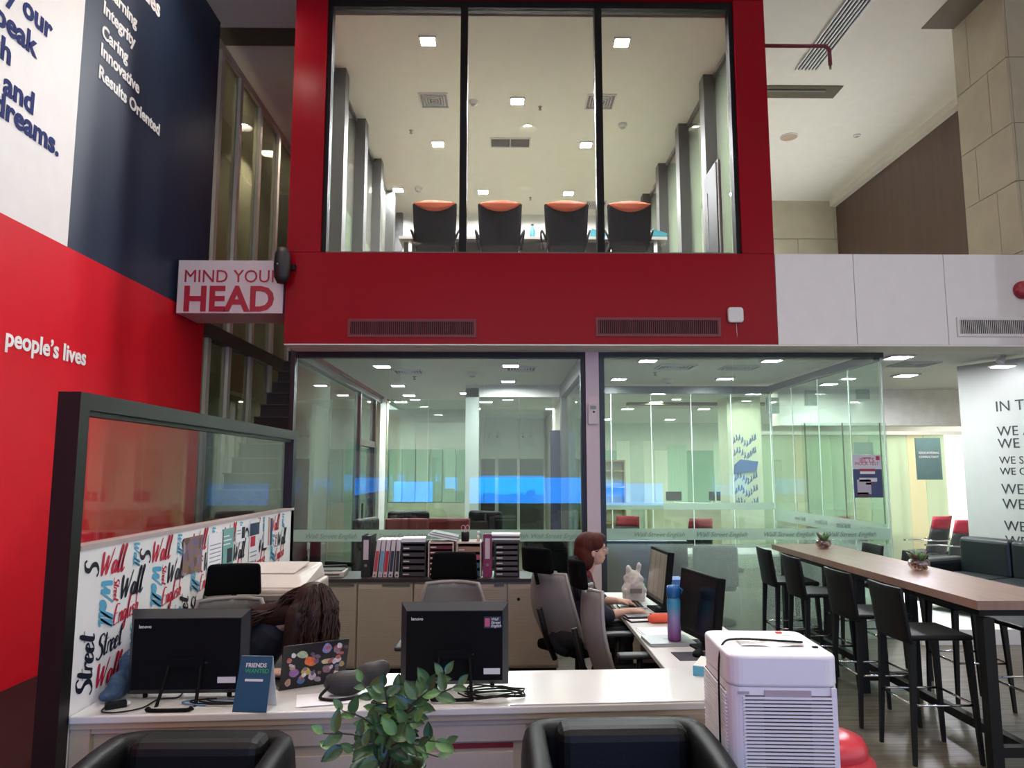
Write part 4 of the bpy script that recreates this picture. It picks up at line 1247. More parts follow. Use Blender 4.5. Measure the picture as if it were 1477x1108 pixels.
for s in (-1, 1): eye.ell((hx + .088, s * .031, 1.222), (.010, .011, .010), 10, 6)
eye.build('eyes', mat('eye_white', '#d9d2cc', .2, var=0), wo)
g = MB()
for s in (-1, 1):
    g.tube([(hx + .112, s * .034 + .022 * math.cos(a), 1.22 + .02 * math.sin(a)) for a in [i / 12 * 2 * PI for i in range(13)]], .0022, 5)
    g.tube([(hx + .11, s * .056, 1.225), (hx + .03, s * .078, 1.228), (hx, s * .08, 1.22)], .002, 5)
g.tube([(hx + .113, -.012, 1.222), (hx + .118, 0, 1.226), (hx + .113, .012, 1.222)], .002, 5)
g.build('glasses', mat('glasses_metal', '#b9a9a5', .3, metal=.6), wo)

# --- long-haired person bent over the laptop
wa = thing('person', 'person with long dark curly hair bent over the stickered laptop in navy top', 'person', (-1.42, 4.34, 0))
hc = Vector((.36, -.10, 1.09))
caps = [((-.10, .10, .60), (-.06, .05, .74), .13, .125), ((-.06, .05, .74), (.06, .0, .90), .125, .115), ((-.09, -.05, .93), (.18, .08, .95), .065, .065),
        ((.10, -.01, .95), (.27, -.06, 1.04), .052, .047),
        ((-.10, -.06, .92), (-.10, -.28, .80), .055, .045), ((-.10, -.28, .80), (.16, -.36, .795), .042, .027),
        ((.19, .09, .94), (.36, .0, .83), .055, .043), ((.36, .0, .83), (.40, -.14, .80), .042, .03),
        ((-.12, .06, .58), (.0, -.25, .575), .085, .065), ((-.02, .14, .58), (.16, -.2, .575), .085, .065),
        ((.0, -.25, .575), (.0, -.22, .10), .058, .04), ((.16, -.2, .575), (.16, -.18, .10), .058, .04), ((.0, -.22, .05), (.02, -.32, .04), .04, .032), ((.16, -.18, .05), (.18, -.3, .04), .04, .032)]
caps += hand((.17, -.362, .795), (1, .1, -.05), (0, 0, 1), (0, 1, 0), .5)
caps += hand((.40, -.15, .80), (.5, -.9, -.05), (0, 0, 1), (-.9, -.5, 0), .5)
fd = Vector((.55, -.45, -.70)).normalized()
ells = [(hc, (.095, .085, .105)), (hc + fd * .05 + Vector((0, 0, -.03)), (.07, .065, .075)), (hc + fd * .115 + Vector((0, 0, -.01)), (.016, .016, .018)), (hc + fd * .075 + Vector((.0, .0, -.065)), (.03, .03, .025)), (hc + Vector((-.06, -.06, -.03)), (.015, .015, .025)), (hc + Vector((.06, .06, -.03)), (.015, .015, .025))]
body_mesh('body', M_SKIN, wa, caps, ells, .008, 3)
body_mesh('top', M_TOP, wa, [((-.11, .10, .56), (-.06, .05, .75), .16, .15), ((-.06, .05, .75), (.07, .0, .90), .15, .125), ((-.12, -.06, .93), (.19, .09, .95), .08, .08), ((-.10, -.06, .92), (-.10, -.28, .81), .078, .062), ((-.10, -.28, .81), (.12, -.35, .80), .06, .04), ((.19, .09, .94), (.36, .0, .84), .075, .055), ((.36, .0, .84), (.395, -.11, .81), .055, .04)], [], .01, 4)
body_mesh('trousers', M_TROUS, wa, [((-.12, .06, .585), (.0, -.25, .58), .105, .08), ((-.02, .14, .585), (.16, -.2, .58), .105, .08), ((.0, -.25, .57), (.0, -.22, .13), .075, .06), ((.16, -.2, .57), (.16, -.18, .13), .075, .06)], [], .01, 3)
hr = body_mesh('hair', M_HAIRD, wa, [(hc + Vector((-.10, .04, -.03)), (-.02, .0, 1.0), .075, .07), ((-.02, .0, 1.0), (-.13, -.04, .95), .07, .045), (hc + Vector((-.07, -.06, -.04)), (.26, -.17, .85), .075, .06), (hc + Vector((.08, .03, -.04)), (.46, -.06, .86), .05, .035), (hc + Vector((.02, -.09, -.02)), (.36, -.20, .88), .05, .04)],
               [(hc + Vector((-.015, .01, .025)), (.115, .105, .105)), (hc + Vector((-.04, -.03, -.04)), (.10, .095, .10))], .01, 3)
cu = bpy.data.curves.new('curls', 'CURVE'); cu.dimensions = '3D'; cu.bevel_depth = .0048; cu.bevel_resolution = 1; cu.resolution_u = 1
cu.materials.append(M_HAIRD)
for k in range(260):
    a = RND.uniform(0, 2 * PI); el = RND.uniform(.0, 1.35)
    root = hc + Vector((.108 * math.cos(a) * math.cos(el), .10 * math.sin(a) * math.cos(el), .02 + .105 * math.sin(el)))
    out = Vector((math.cos(a), math.sin(a), 0))
    if math.cos(a - 2.9) > .35 and RND.random() < .7:
        w1 = Vector((RND.uniform(.10, .17), RND.uniform(-.10, .02), RND.uniform(1.03, 1.08)))
        w2_ = Vector((RND.uniform(-.06, .04), RND.uniform(-.13, -.02), RND.uniform(.99, 1.04)))
        pts = [root, root.lerp(w1, .5) + Vector((0, 0, .03)), w1, w2_, Vector((RND.uniform(-.17, -.05), RND.uniform(-.17, -.10), RND.uniform(.84, .95)))]
    else:
        ln = RND.uniform(.20, .34)
        side_ = hc + out * RND.uniform(.105, .125)
        e_ = Vector((side_.x, side_.y, hc.z - .05))
        dn = Vector((RND.uniform(-.03, .03), RND.uniform(-.05, .01), 0))
        pts = [root, e_ + Vector((0, 0, .06)), e_ + dn * .3, e_ + dn * .7 + Vector((0, 0, -ln * .5)), e_ + dn + Vector((0, 0, -ln))]
        for q in pts: q.z = max(q.z, .79)
    pl = smooth_poly(pts, 7)
    sp = cu.splines.new('POLY'); sp.points.add(len(pl) - 1)
    ph = RND.uniform(0, 6); amp = RND.uniform(.006, .013)
    for i, p in enumerate(pl):
        g_ = amp * min(1, i / len(pl) * 1.4)
        sp.points[i].co = (p.x + g_ * math.sin(i * .9 + ph), p.y + g_ * math.cos(i * .9 + ph), p.z, 1)
        sp.points[i].radius = (.7 + .7 * math.sin(PI * min(1, .15 + i / len(pl))))
o = bpy.data.objects.new('curls', cu); COL.objects.link(o); o.parent = hr
MB().tube(smooth_poly([(.20, -.06, 1.0), (.33, -.20, .92), (.36, -.24, .82)], 6), .006, 6).build('lanyard', M_STK, wa)

# ================================================================== SIDE-DESK THINGS
def side_monitor(loc, rz, label, scr, w=.53, h=.335, base=True):
    """screen faces local -Y"""
    t = thing('desktop_monitor', label, 'monitor', loc, rz)
    Mt = Matrix.Translation((0, 0, .055)) @ Matrix.Rotation(math.radians(-7), 4, 'X')
    MB().box(-w / 2, w / 2, 0, .05, 0, h, Mt).build('housing', M_BEZ, t, bevel=.006)
    MB().box(-w / 2 + .022, w / 2 - .022, -.002, 0, .03, h - .022, Mt).build('screen', scr, t)
    MB().box(-.06, .06, .05, .09, .05, .2, Mt).build('rear_bulge', M_BEZ, t)
    MB().box(-.04, .04, .06, .09, .02, .22).build('stand', M_BEZ, t)
    if base: bx('foot', M_BEZ, -.12, .12, -.03, .15, 0, .015, t, bevel=.004)
    return t


mscr = bpy.data.materials.new('lit_screen'); mscr.use_nodes = True
nt = mscr.node_tree; b = nt.nodes['Principled BSDF']; b.inputs['Base Color'].default_value = lin('#101010'); b.inputs['Roughness'].default_value = .2
tcc = nt.nodes.new('ShaderNodeTexCoord'); vz = nt.nodes.new('ShaderNodeTexBrick')
vz.inputs['Scale'].default_value = 4.0; vz.inputs['Color1'].default_value = lin('#6e6258'); vz.inputs['Color2'].default_value = lin('#7d7166'); vz.inputs['Mortar'].default_value = lin('#3a322e')
nt.links.new(tcc.outputs['Object'], vz.inputs['Vector']); nt.links.new(vz.outputs['Color'], b.inputs['Emission Color']); b.inputs['Emission Strength'].default_value = .55
pn = at(1005, 920, Y=4.75)
side_monitor((1.20, 4.72, .75), math.radians(-79), 'black monitor with dark screen nearest on the side desk', M_SCRN, .53, .40)
side_monitor((1.20, 5.92, .75), math.radians(-86), 'lit monitor in front of the typing person', mscr, .50, .42)
mbot = bpy.data.materials.new('bottle_gradient'); mbot.use_nodes = True
nt = mbot.node_tree; b = nt.nodes['Principled BSDF']; b.inputs['Roughness'].default_value = .25
tcc = nt.nodes.new('ShaderNodeTexCoord'); sx_ = nt.nodes.new('ShaderNodeSeparateXYZ'); rr = nt.nodes.new('ShaderNodeValToRGB')
mr = nt.nodes.new('ShaderNodeMapRange'); mr.inputs['From Max'].default_value = .30
nt.links.new(tcc.outputs['Object'], sx_.inputs[0]); nt.links.new(sx_.outputs['Z'], mr.inputs[0]); nt.links.new(mr.outputs[0], rr.inputs['Fac']); nt.links.new(rr.outputs['Color'], b.inputs['Base Color'])
rr.color_ramp.elements[0].color = lin('#7d2a78'); rr.color_ramp.elements[1].color = lin('#1f6f9e')
e = rr.color_ramp.elements.new(.5); e.color = lin('#8d86b0')
e = rr.color_ramp.elements.new(.72); e.color = lin('#3f8fb0')
pbt = at(973, 927, Z=.757)
bt = thing('water_bottle', 'tall water bottle fading from blue to purple on the side desk', 'bottle', (pbt.x, pbt.y, .77))
MB().lathe([(.036, 0), (.042, .006), (.043, .08), (.040, .13), (.043, .2), (.043, .25), (.036, .27)], 20).build('body', mbot, bt)
cp = MB().lathe([(.037, .268), (.043, .272), (.044, .325), (.038, .34), (.012, .345)], 20).build('cap', mat('cap_blue', '#1f5c96', .3), bt)
MB().tube([(.035, 0, .33), (.058, 0, .315), (.05, 0, .29)], .006).build('spout_latch', MATS['cap_blue'], cp)
lt = thing('laptop', 'closed silver laptop under the tall water bottle', 'laptop', (pbt.x - .03, pbt.y + .03, .7505), .06)
bx('base', mat('silver', '#a9abae', .35, metal=.6, var=.02), -.15, .15, -.11, .13, 0, .011, lt, bevel=.003)
bx('lid', MATS['silver'], -.15, .15, -.11, .13, .0115, .0195, lt, bevel=.003)
bx('badge', M_GREYFRAME, -.03, .03, .02, .03, .0195, .0198, lt)
pm = at(1000, 945, Z=.757)
mp_ = thing('mouse_mat', 'dark purple mouse mat beside the nearest side monitor', 'mouse mat', (pm.x - .01, pm.y, .75), .05)
bx('mat', mat('mat_purple', '#241f2e', .8), -.10, .12, -.10, .09, 0, .004, mp_)
ms = thing('computer_mouse', 'black computer mouse on the purple mat', 'mouse', (pm.x + .03, pm.y + .0, .754), -.5)
o = MB().lathe([(.001, .034), (.018, .031), (.03, .02), (.033, .006), (.03, 0)], 18, sx=1.0, sy=1.65).build('body', M_BEZ, ms)
MB().tube([(0, .028, .030), (0, .04, .027)], .005).build('wheel', M_GREYFRAME, ms)
bxp = at(1018, 972, Z=.757)
tb = thing('tissue_box', 'pale blue flat box on the desk beside the air purifier', 'box', (bxp.x + .02, bxp.y + .03, .757), -.45)
bx('box', mat('box_blue', '#4f9fbd', .5), -.06, .08, -.10, .12, 0, .05, tb)
bx('lid', M_STK, -.058, .078, -.098, .118, .05, .053, tb)
wl_ = thing('laptop', 'open laptop under the typing hands', 'laptop', (1.04, 6.08, .7505), math.radians(-90))
bx('keyboard_deck', MATS['silver'], -.15, .15, -.11, .11, 0, .014, wl_)
ky = MB()
for i in range(12):
    for j in range(4): ky.box(-.135 + i * .0225, -.117 + i * .0225, -.03 + j * .03, -.006 + j * .03, .014, .017)
ky.build('keys', M_DARK, wl_, kind='stuff')
pb = at(914, 865, Z=.75)
pbg = thing('plastic_bag', 'knotted white plastic bag with contents on the side desk', 'bag', (pb.x, 6.35, .75))
mb = MB(); mb.ell((0, 0, .09), (.105, .08, .09)).ell((0, 0, .17), (.085, .06, .075)).ell((-.045, 0, .245), (.022, .018, .055)).ell((.045, 0, .255), (.022, .018, .06)).box(-.09, .09, -.06, .06, .0, .10)
o = mb.build('body', mat('bag_white', '#c9c2bc', .4, var=.1, scale=25), pbg)
rm = o.modifiers.new('remesh', 'REMESH'); rm.mode = 'VOXEL'; rm.voxel_size = .012; rm.use_smooth_shade = True
dm = o.modifiers.new('folds', 'DISPLACE'); dm.texture = tx; dm.strength = .04
bx('printed_label', mat('bag_print', '#8c8076', .5), -.05, .05, -.098, -.094, .07, .11, pbg)
bk = thing('box', 'blue and white carton behind the lit monitor', 'box', (1.44, 6.30, .75), .1)
bx('carton', mat('carton_white', '#b9c0c4', .5), -.08, .08, -.10, .10, 0, .12, bk)
bx('lid', mat('carton_blue', '#4a73b0', .5), -.085, .085, -.105, .105, .12, .19, bk)
nb = at(910, 893, Z=.75)
n1 = thing('notebook', 'white-edged black notebook at the front of the typing person', 'notebook', (1.03, 5.52, .75), .2)
bx('cover', M_DARK, -.12, .10, -.08, .09, 0, .010, n1); bx('pages', M_PAPER, -.115, .095, -.075, .085, .010, .014, n1)
n2 = thing('notebook', 'smaller dark notebook lying on top of the white-edged one', 'notebook', (1.0, 5.55, .764), .1)
bx('cover', mat('cover_brown', '#2a2224', .5), -.09, .08, -.055, .06, 0, .016, n2); bx('pages', M_PAPER, -.085, .082, -.05, .055, .004, .012, n2)
op = thing('pencil_pouch', 'orange fabric pouch on the side desk between notebook and bottle', 'pouch', (1.16, 5.42, .75), .15)
o = MB().tube([(-.11, 0, .03), (-.08, 0, .035), (.08, 0, .035), (.11, 0, .03)], [.02, .034, .034, .02], 14).build('body', mat('orange_cloth', '#e0573a', .6), op)
MB().tube([(-.1, 0, .066), (.1, 0, .066)], .003).build('zip', M_DARK, op)
kb = thing('paper_pile', 'white papers spread in the middle of the side desk', 'paper', (1.02, 5.10, .75), .1)
bx('sheet', M_PAPER, -.09, .12, -.14, .10, 0, .004, kb); bx('sheet', M_PAPER, -.08, .14, -.10, .14, .004, .008, kb)

# ================================================================== COPIER
co = thing('copier', 'big cream office copier standing behind the long-haired person', 'copier', (-1.605, 5.20, 0))
M_COP = mat('copier_cream', '#b5a79e', .45, var=.02); M_COPD = mat('copier_grey', '#7d7169', .5)
bx('body', M_COP, -.315, .315, -.31, .31, .04, .88, co, bevel=.012)
bx('neck', M_COPD, -.29, .30, -.20, .30, .88, .965, co)
bx('scanner', M_COP, -.325, .325, -.335, .31, .965, 1.08, co, bevel=.02, seg=3)
MB().hexa([(-.30, -.30, 1.08), (.30, -.30, 1.08), (.30, .30, 1.08), (-.30, .30, 1.08)], [(-.22, -.2, 1.15), (.24, -.2, 1.15), (.28, .28, 1.18), (-.28, .28, 1.18)]).build('feeder_lid', mat('copier_light', '#c6bbb4', .4), co, bevel=.012)
MB().hexa([(-.04, -.16, 1.155), (.20, -.16, 1.155), (.22, .14, 1.19), (-.02, .14, 1.19)], [(-.04, -.16, 1.16), (.20, -.16, 1.16), (.22, .14, 1.20), (-.02, .14, 1.20)]).build('feeder_tray', MATS['copier_light'], co)
for k in range(3): bx('paper_tray', M_COP, -.30, .30, -.325, -.30, .10 + k * .2, .28 + k * .2, co, bevel=.006)
bx('control_panel', M_COPD, -.1, .2, -.40, -.335, 1.02, 1.05, co)
bx('side_unit', MATS['copier_light'], .315, .335, -.2, .2, .1, .8, co)
lbp = thing('label_printer', 'small pale document tray standing on the end of the cabinets', 'printer', (-1.55, 6.92, .88), .05)
bx('body', MATS['copier_light'], -.16, .10, -.14, .12, 0, .05, lbp, bevel=.008); bx('slot', M_DARK, -.10, .06, -.145, -.138, .02, .03, lbp); bx('tray', M_GREYFRAME, -.14, .08, -.12, .08, .05, .062, lbp)

# ================================================================== CABINETS
M_CAB = mat('cabinet_beige', '#a8998a', .55, var=.03); M_CABT = mat('cabinet_top_dark', '#2a2220', .4)
ctop = thing('cabinet_worktop', 'dark worktop running over the low beige cabinets', 'worktop', (-.6, 6.95, .85))
bx('board', M_CABT, -1.80, .52, 6.69, 7.2, .85, .88, ctop, True)
edges = [-1.78, -1.30, -.80, -.30, .04, .50]
for k, (a, c) in enumerate(zip(edges, edges[1:])):
    lab = ('leftmost low beige cabinet beside the copier', 'second low beige cabinet under the white folders', 'low beige cabinet under the tray units', 'low beige cabinet under the magenta binder', 'rightmost low beige cabinet with a black lock')[k]
    t = thing('cabinet', lab, 'cabinet', ((a + c) / 2, 6.95, 0), group='low beige cabinets before the office glazing')
    bx('body', M_CAB, a, c - .005, 6.72, 7.2, .10, .85, t, True)
    bx('plinth', M_DARK, a + .02, c - .02, 6.76, 7.18, 0, .10, t, True)
    d_ = bx('door', M_CAB, a + .008, c - .013, 6.70, 6.72, .12, .83, t, True)
    sl = MB()
    for i in range(44): sl.box(a + .02, c - .026, 6.694, 6.70, .135 + i * .0152, .135 + i * .0152 + .010)
    sl.build('slats', M_CAB, d_, True, kind='stuff')
    if k < 4: bx('handle', M_GREYFRAME, a + .22, c - .03, 6.688, 6.70, .815, .832, d_, True)
    else: MB().tube([(a + .10, 6.69, .70), (a + .10, 6.70, .70)], .014, 12).build('lock', M_DARK, d_, True)


# things on the cabinets (spines face the camera)
def lever_binder(px, w, h, c, label, lean=0):
    p = at(px, 833, Y=6.8)
    t = thing('lever_binder', label, 'binder', (p.x, 6.95, .88))
    bx('spine', mat('binder_' + c.strip('#'), c, .5), -w / 2, w / 2, -.15, -.14, 0, h, t)
    bx('cover', MATS['binder_' + c.strip('#')], -w / 2, -w / 2 + .004, -.14, .14, 0, h, t); bx('cover', MATS['binder_' + c.strip('#')], w / 2 - .004, w / 2, -.14, .14, 0, h, t)
    bx('pages', M_PAPER, -w / 2 + .006, w / 2 - .006, -.138, .12, .01, h - .02, t)
    bx('spine_label', mat('label_lilac', '#c3b3b8', .6), -w * .28, w * .28, -.152, -.15, h * .42, h * .9, t)
    MB().tube([(0, -.153, h * .28), (0, -.149, h * .28)], .014, 14).build('finger_ring', mat('ring_metal', '#8f8a80', .3, metal=.8), t)


lever_binder(527, .082, .37, '#17151a', 'black lever arch binder standing left of the white folders')
lever_binder(703, .078, .385, '#7d2050', 'magenta lever arch binder between the tray units')
for k, (px, c, ln, l) in enumerate(((544, '#b23a4c', .07, 'slim white folder with crimson spine next to the black binder'), (552, '#6f93b8', .06, 'slim white folder with pale blue spine'), (559, '#b51f30', .06, 'slim white folder with bright red spine'), (567, '#2a2f45', .05, 'slim white folder with navy spine leaning left'), (576, '#26242e', .03, 'slim white folder with black spine at the right of the row'))):
    p = at(px - 4, 830, Y=6.8)
    t = thing('slim_folder', l, 'folder', (p.x, 6.93, .88), ry=ln * 1.6, group='slim folders on the cabinets')
    bx('cover', mat('folder_white', '#cbbfc2', .5), -.018, .018, -.13, .13, 0, .335, t)
    bx('spine_stripe', mat('stripe_%d' % k, c, .5), -.014, .014, -.133, -.13, .05, .235, t)
    bx('spine_mark', mat('stripe_%d' % k, c, .5), -.008, .008, -.133, -.13, .012, .026, t)
M_TRB = mat('tray_black', '#1e1a1c', .4)
for px0, px1, c1, frm, n, l in ((578, 614, '#3a3034', '#1c181a', 5, 'black document tray unit with five levels beside the folders'), (617, 654, '#5a1528', '#b7a49a', 6, 'document tray unit with dark red levels'), (658, 694, '#26505c', '#b7a49a', 4, 'cream document tray unit with pink and teal levels'), (713, 749, '#4a4344', '#1c181a', 6, 'black document tray unit right of the magenta binder')):
    a, c = at(px0, 833, Y=6.8), at(px1, 833, Y=6.8)
    H_ = .31
    t = thing('tray_unit', l, 'tray', ((a.x + c.x) / 2, 6.95, .88), group='document tray units on the cabinets')
    hw = (c.x - a.x) / 2
    fm = mat('tray_frame_' + frm.strip('#'), frm, .5)
    bx('side', fm, -hw, -hw + .012, -.15, .15, 0, H_, t); bx('side', fm, hw - .012, hw, -.15, .15, 0, H_, t)
    bx('top', fm, -hw + .012, hw - .012, -.15, .15, H_ - .012, H_, t); bx('rear', fm, -hw + .012, hw - .012, .14, .15, 0, H_ - .012, t)
    for i in range(n):
        z = .008 + i * (H_ - .02) / n
        cc = c1 if n != 4 else ('#26505c', '#26505c', '#a3475c', '#8d6a55')[i]
        tr = bx('tray', mat('tray_' + cc.strip('#'), cc, .45), -hw + .014, hw - .014, -.148, .13, z, z + (H_ - .02) / n * .62, t)
        bx('tag', mat('tag_pale', '#cfc3c0', .5), -hw + .02, -hw + .075, -.151, -.148, z + .012, z + .022, tr)
p = at(640, 790, Y=6.95)
ps = thing('paper_stack', 'sloping stack of white magazines on the red tray unit', 'papers', (p.x, 6.95, 1.19), ry=.20)
for k in range(4): bx('magazine', (M_PAPER, mat('mag_grey', '#8d9490', .5))[k % 2], -.15 + .01 * k, .13, -.11, .12, .03 + k * .011, .04 + k * .011, ps)
p = at(597, 790, Y=6.95)
ps = thing('paper_stack', 'loose white sheets on top of the black tray unit by the folders', 'papers', (p.x, 6.95, 1.19), .05)
for k in range(3): bx('sheet', M_PAPER, -.12 + .008 * k, .11, -.11, .12, k * .012, k * .012 + .010, ps)
p = at(730, 780, Y=6.95)
ps = thing('paper_stack', 'thick magazines piled on the right-hand tray unit', 'papers', (p.x, 6.95, 1.19), -.04)
for k in range(4): bx('magazine', (mat('mag_dark', '#4a4644', .5), M_PAPER)[k % 2], -.12 - .006 * k, .13, -.12, .12, k * .018, k * .018 + .016, ps)
p = at(671, 790, Y=6.9)
pcup = thing('pen_cup', 'black wire pen cup holding pink scissors', 'cup', (p.x, 6.9, 1.19))
MB().lathe([(.032, 0), (.036, .004), (.038, .085), (.034, .085), (.033, .006)], 16).build('cup', M_DARK, pcup)
sc_ = MB()
for s in (-1, 1): sc_.tube([(s * .02 + .018 * math.cos(a), 0, .125 + .022 * math.sin(a)) for a in [i / 12 * 2 * PI for i in range(13)]], .004, 6)
sc_.tube([(-.01, 0, .105), (.006, 0, .02)], .004, 6); sc_.tube([(.01, 0, .105), (-.006, 0, .02)], .004, 6)
sc_.build('scissors', mat('scissor_pink', '#b98a92', .4), pcup)
p = at(690, 790, Y=6.9)
gs_ = thing('glue_stick', 'upright white glue stick beside the pen cup', 'glue stick', (p.x, 6.9, 1.19))
MB().lathe([(.013, 0), (.013, .06)], 14).build('tube', M_STK, gs_); MB().lathe([(.0135, .061), (.0135, .09), (.01, .094)], 14).build('cap', mat('cap_pale', '#dfe3e6', .3), gs_)
# ================================================================== BAR TABLE, STOOLS
M_TOPW = mat('table_walnut', '#8d6f62', .30, var=.14, scale=3, stretch=(9, .7, 1))
M_STEEL = mat('dark_steel', '#0c0d0c', .5, var=.08, spec=.3)
M_CHROME = MATS['chrome']
bt_ = thing('bar_table', 'long high bar table with walnut top on black steel legs', 'table', (3.27, 6.4, 0))
bx('tabletop', M_TOPW, 2.95, 3.60, 4.62, 8.12, .985, 1.04, bt_, True)
bx('apron', M_STEEL, 3.02, 3.53, 4.72, 8.02, .93, .985, bt_, True)
for x in (3.03, 3.47):
    for y in (4.68, 6.32, 7.95): bx('leg', M_STEEL, x - .035, x + .035, y - .035, y + .035, 0, .93, bt_, True)
for y in (4.68, 6.32, 7.95): bx('crossbar', M_STEEL, 3.065, 3.435, y - .03, y + .03, .10, .16, bt_, True)
bx('floor_beam', M_STEEL, 3.22, 3.28, 4.71, 7.92, .10, .16, bt_, True)


def bar_stool(loc, rz, label):
    """faces local +X"""
    t = thing('bar_stool', label, 'stool', loc, rz, 'black bar stools along the high table')
    M_SEAT = mat('stool_leather', '#0b0b0a', .5, var=.08, spec=.25)
    bx('seat', M_SEAT, -.20, .21, -.21, .21, .76, .795, t, bevel=.012)
    def bk_(u, v): return (-.205 - .05 * v - .02 * math.sin(PI * u), (u - .5) * (.42 - .01 * v), .74 + .35 * v)
    MB().grid(bk_, 6, 6, (.025, 0, 0)).build('backrest', M_SEAT, t, bevel=.006)
    for sx in (-1, 1):
        for sy in (-1, 1):
            MB().hexa([(sx * .215 - .011, sy * .205 - .011, 0), (sx * .215 + .011, sy * .205 - .011, 0), (sx * .215 + .011, sy * .205 + .011, 0), (sx * .215 - .011, sy * .205 + .011, 0)],
                      [(sx * .18 - .02, sy * .185 - .02, .76), (sx * .18 + .02, sy * .185 - .02, .76), (sx * .18 + .02, sy * .185 + .02, .76), (sx * .18 - .02, sy * .185 + .02, .76)]).build('leg', M_STEEL, t)
    c = [(-.20, -.195, .36), (.20, -.195, .36), (.20, .195, .36), (-.20, .195, .36)]
    for i in range(4): MB().tube([c[i], c[(i + 1) % 4]], .008, 8).build('foot_rail', M_CHROME, t)
    return t


s0 = bar_stool((2.81, 5.00, 0), .0, 'black bar stool nearest on the desk side of the high table')
for y, l in ((5.68, 'second black bar stool on the desk side of the high table'), (6.58, 'third black bar stool on the desk side of the high table'), (7.25, 'farthest black bar stool on the desk side beside the frosted glass')):
    copy_tree(s0, (2.80, y, 0), RND.uniform(-.05, .05), l)
for y, l in ((6.85, 'second farthest black bar stool on the sofa side of the high table'), (7.62, 'farthest black bar stool on the sofa side of the high table')):
    copy_tree(s0, (3.58, y, 0), PI + RND.uniform(-.05, .05), l)
for y, l in ((5.25, 'nearest backless black stool on the sofa side of the high table'), (6.0, 'second backless black stool on the sofa side of the high table')):
    r = copy_tree(s0, (3.72, y, 0), PI + RND.uniform(-.05, .05), l)
    for ch in children_of(r):
        if ch.name.startswith('backrest'): bpy.data.objects.remove(ch)


def bowl(px, py, label):
    p = at(px, py, Z=1.04)
    t = thing('glass_bowl', label, 'planter', (p.x, p.y, 1.04), group='succulent bowls on the high table')
    MB().lathe([(.035, 0), (.062, .012), (.082, .045), (.078, .075), (.06, .09), (.058, .09), (.075, .072), (.078, .045), (.058, .015), (.03, .006)], 24).build('bowl', glass_mat('bowl_glass', '#e6ddda', 1.2, base=.08), t)
    pm_ = MB()
    for k in range(26):
        a, r, z = RND.uniform(0, 6.28), RND.uniform(0, .052), RND.uniform(.02, .062)
        pm_.ell((r * math.cos(a), r * math.sin(a), z), (.013, .012, .010), 7, 5)
    pm_.build('pebbles', mat('red_pebble', '#7d3f33', .6, var=.3, scale=30), t, kind='stuff')
    for k in range(13):
        a = k * 2.4; ln = .06 + .06 * RND.random()
        d = Vector((math.cos(a) * .8, math.sin(a) * .8, .6 + .6 * RND.random())).normalized()
        base = Vector((d.x * .01, d.y * .01, .075))
        MB().tube([base, base + d * ln * .5, base + d * ln], [.009, .017, .002], 7).build('leaf', M_LEAF[k % 3] if k % 4 else mat('leaf_red', '#5a3a2c', .5), t)


bowl(1188, 791, 'glass bowl with succulent and red pebbles at the far end of the table')
bowl(1326, 823, 'glass bowl with succulent and red pebbles nearest on the table')

# ================================================================== SOFA AND LOUNGE
so = thing('sofa', 'black leather sofa against the lettered wall', 'sofa', (5.96 - .30 * .38, 9.4 + .30 * .92, .16), math.atan2(-.92, .38))
M_SOFA = mat('sofa_leather', '#1a1f20', .36, var=.08, bump=.05, bscale=70)
bx('base', M_SOFA, .15, 2.4, -.86, -.03, .08, .26, so, bevel=.02)
bx('arm', M_SOFA, .12, .34, -.90, -.05, .08, .60, so, bevel=.06, seg=3)
bx('arm', M_SOFA, 2.25, 2.47, -.90, -.05, .08, .60, so, bevel=.06, seg=3)
for a, c in ((.345, .97), (.98, 1.61), (1.62, 2.245)):
    bx('seat_cushion', M_SOFA, a, c, -.88, -.25, .26, .44, so, bevel=.04, seg=3)
    bx('back_cushion', M_SOFA, a, c, -.28, -.04, .40, .86, so, bevel=.05, seg=3)
for x in (.2, 2.38):
    for y in (-.82, -.1): MB().tube([(x, y, .08), (x, y, 0)], .02).build('foot', M_CHROME, so)


def visitor_chair(loc, rz, label, group, top='#a3283a', h=1.0):
    """low-back chair with coloured upper back, faces local +Y"""
    t = thing('visitor_chair', label, 'chair', loc, rz, group)
    blk = mat('chair_charcoal', '#262b2b', .6)
    def bk(u, v): return ((u - .5) * (.50 - .08 * v), -.20 - .14 * v + .10 * (2 * u - 1) ** 2, .42 + (h - .42) * v)
    MB().grid(lambda u, v: bk(u, v * .68), 8, 6, (0, -.03, 0)).build('backrest', blk, t)
    MB().grid(lambda u, v: bk(u, .68 + v * .32), 8, 3, (0, -.032, 0)).build('upper_back', mat('seat_red_' + top.strip('#'), top, .6), t)
    bx('seat', blk, -.24, .24, -.22, .25, .40, .46, t, bevel=.02)
    ar = [(-.27, .2, .62), (-.28, -.05, .64), (-.24, -.25, .64), (0, -.32, .64), (.24, -.25, .64), (.28, -.05, .64), (.27, .2, .62)]
    MB().tube(smooth_poly(ar, 4), .012).build('arm_ring', M_CHROME, t)
    for sx in (-1, 1):
        for sy in (-.2, .2): MB().tube([(sx * .22, sy, .40), (sx * .27, sy * 1.2, 0)], .012).build('leg', M_CHROME, t)
    return t


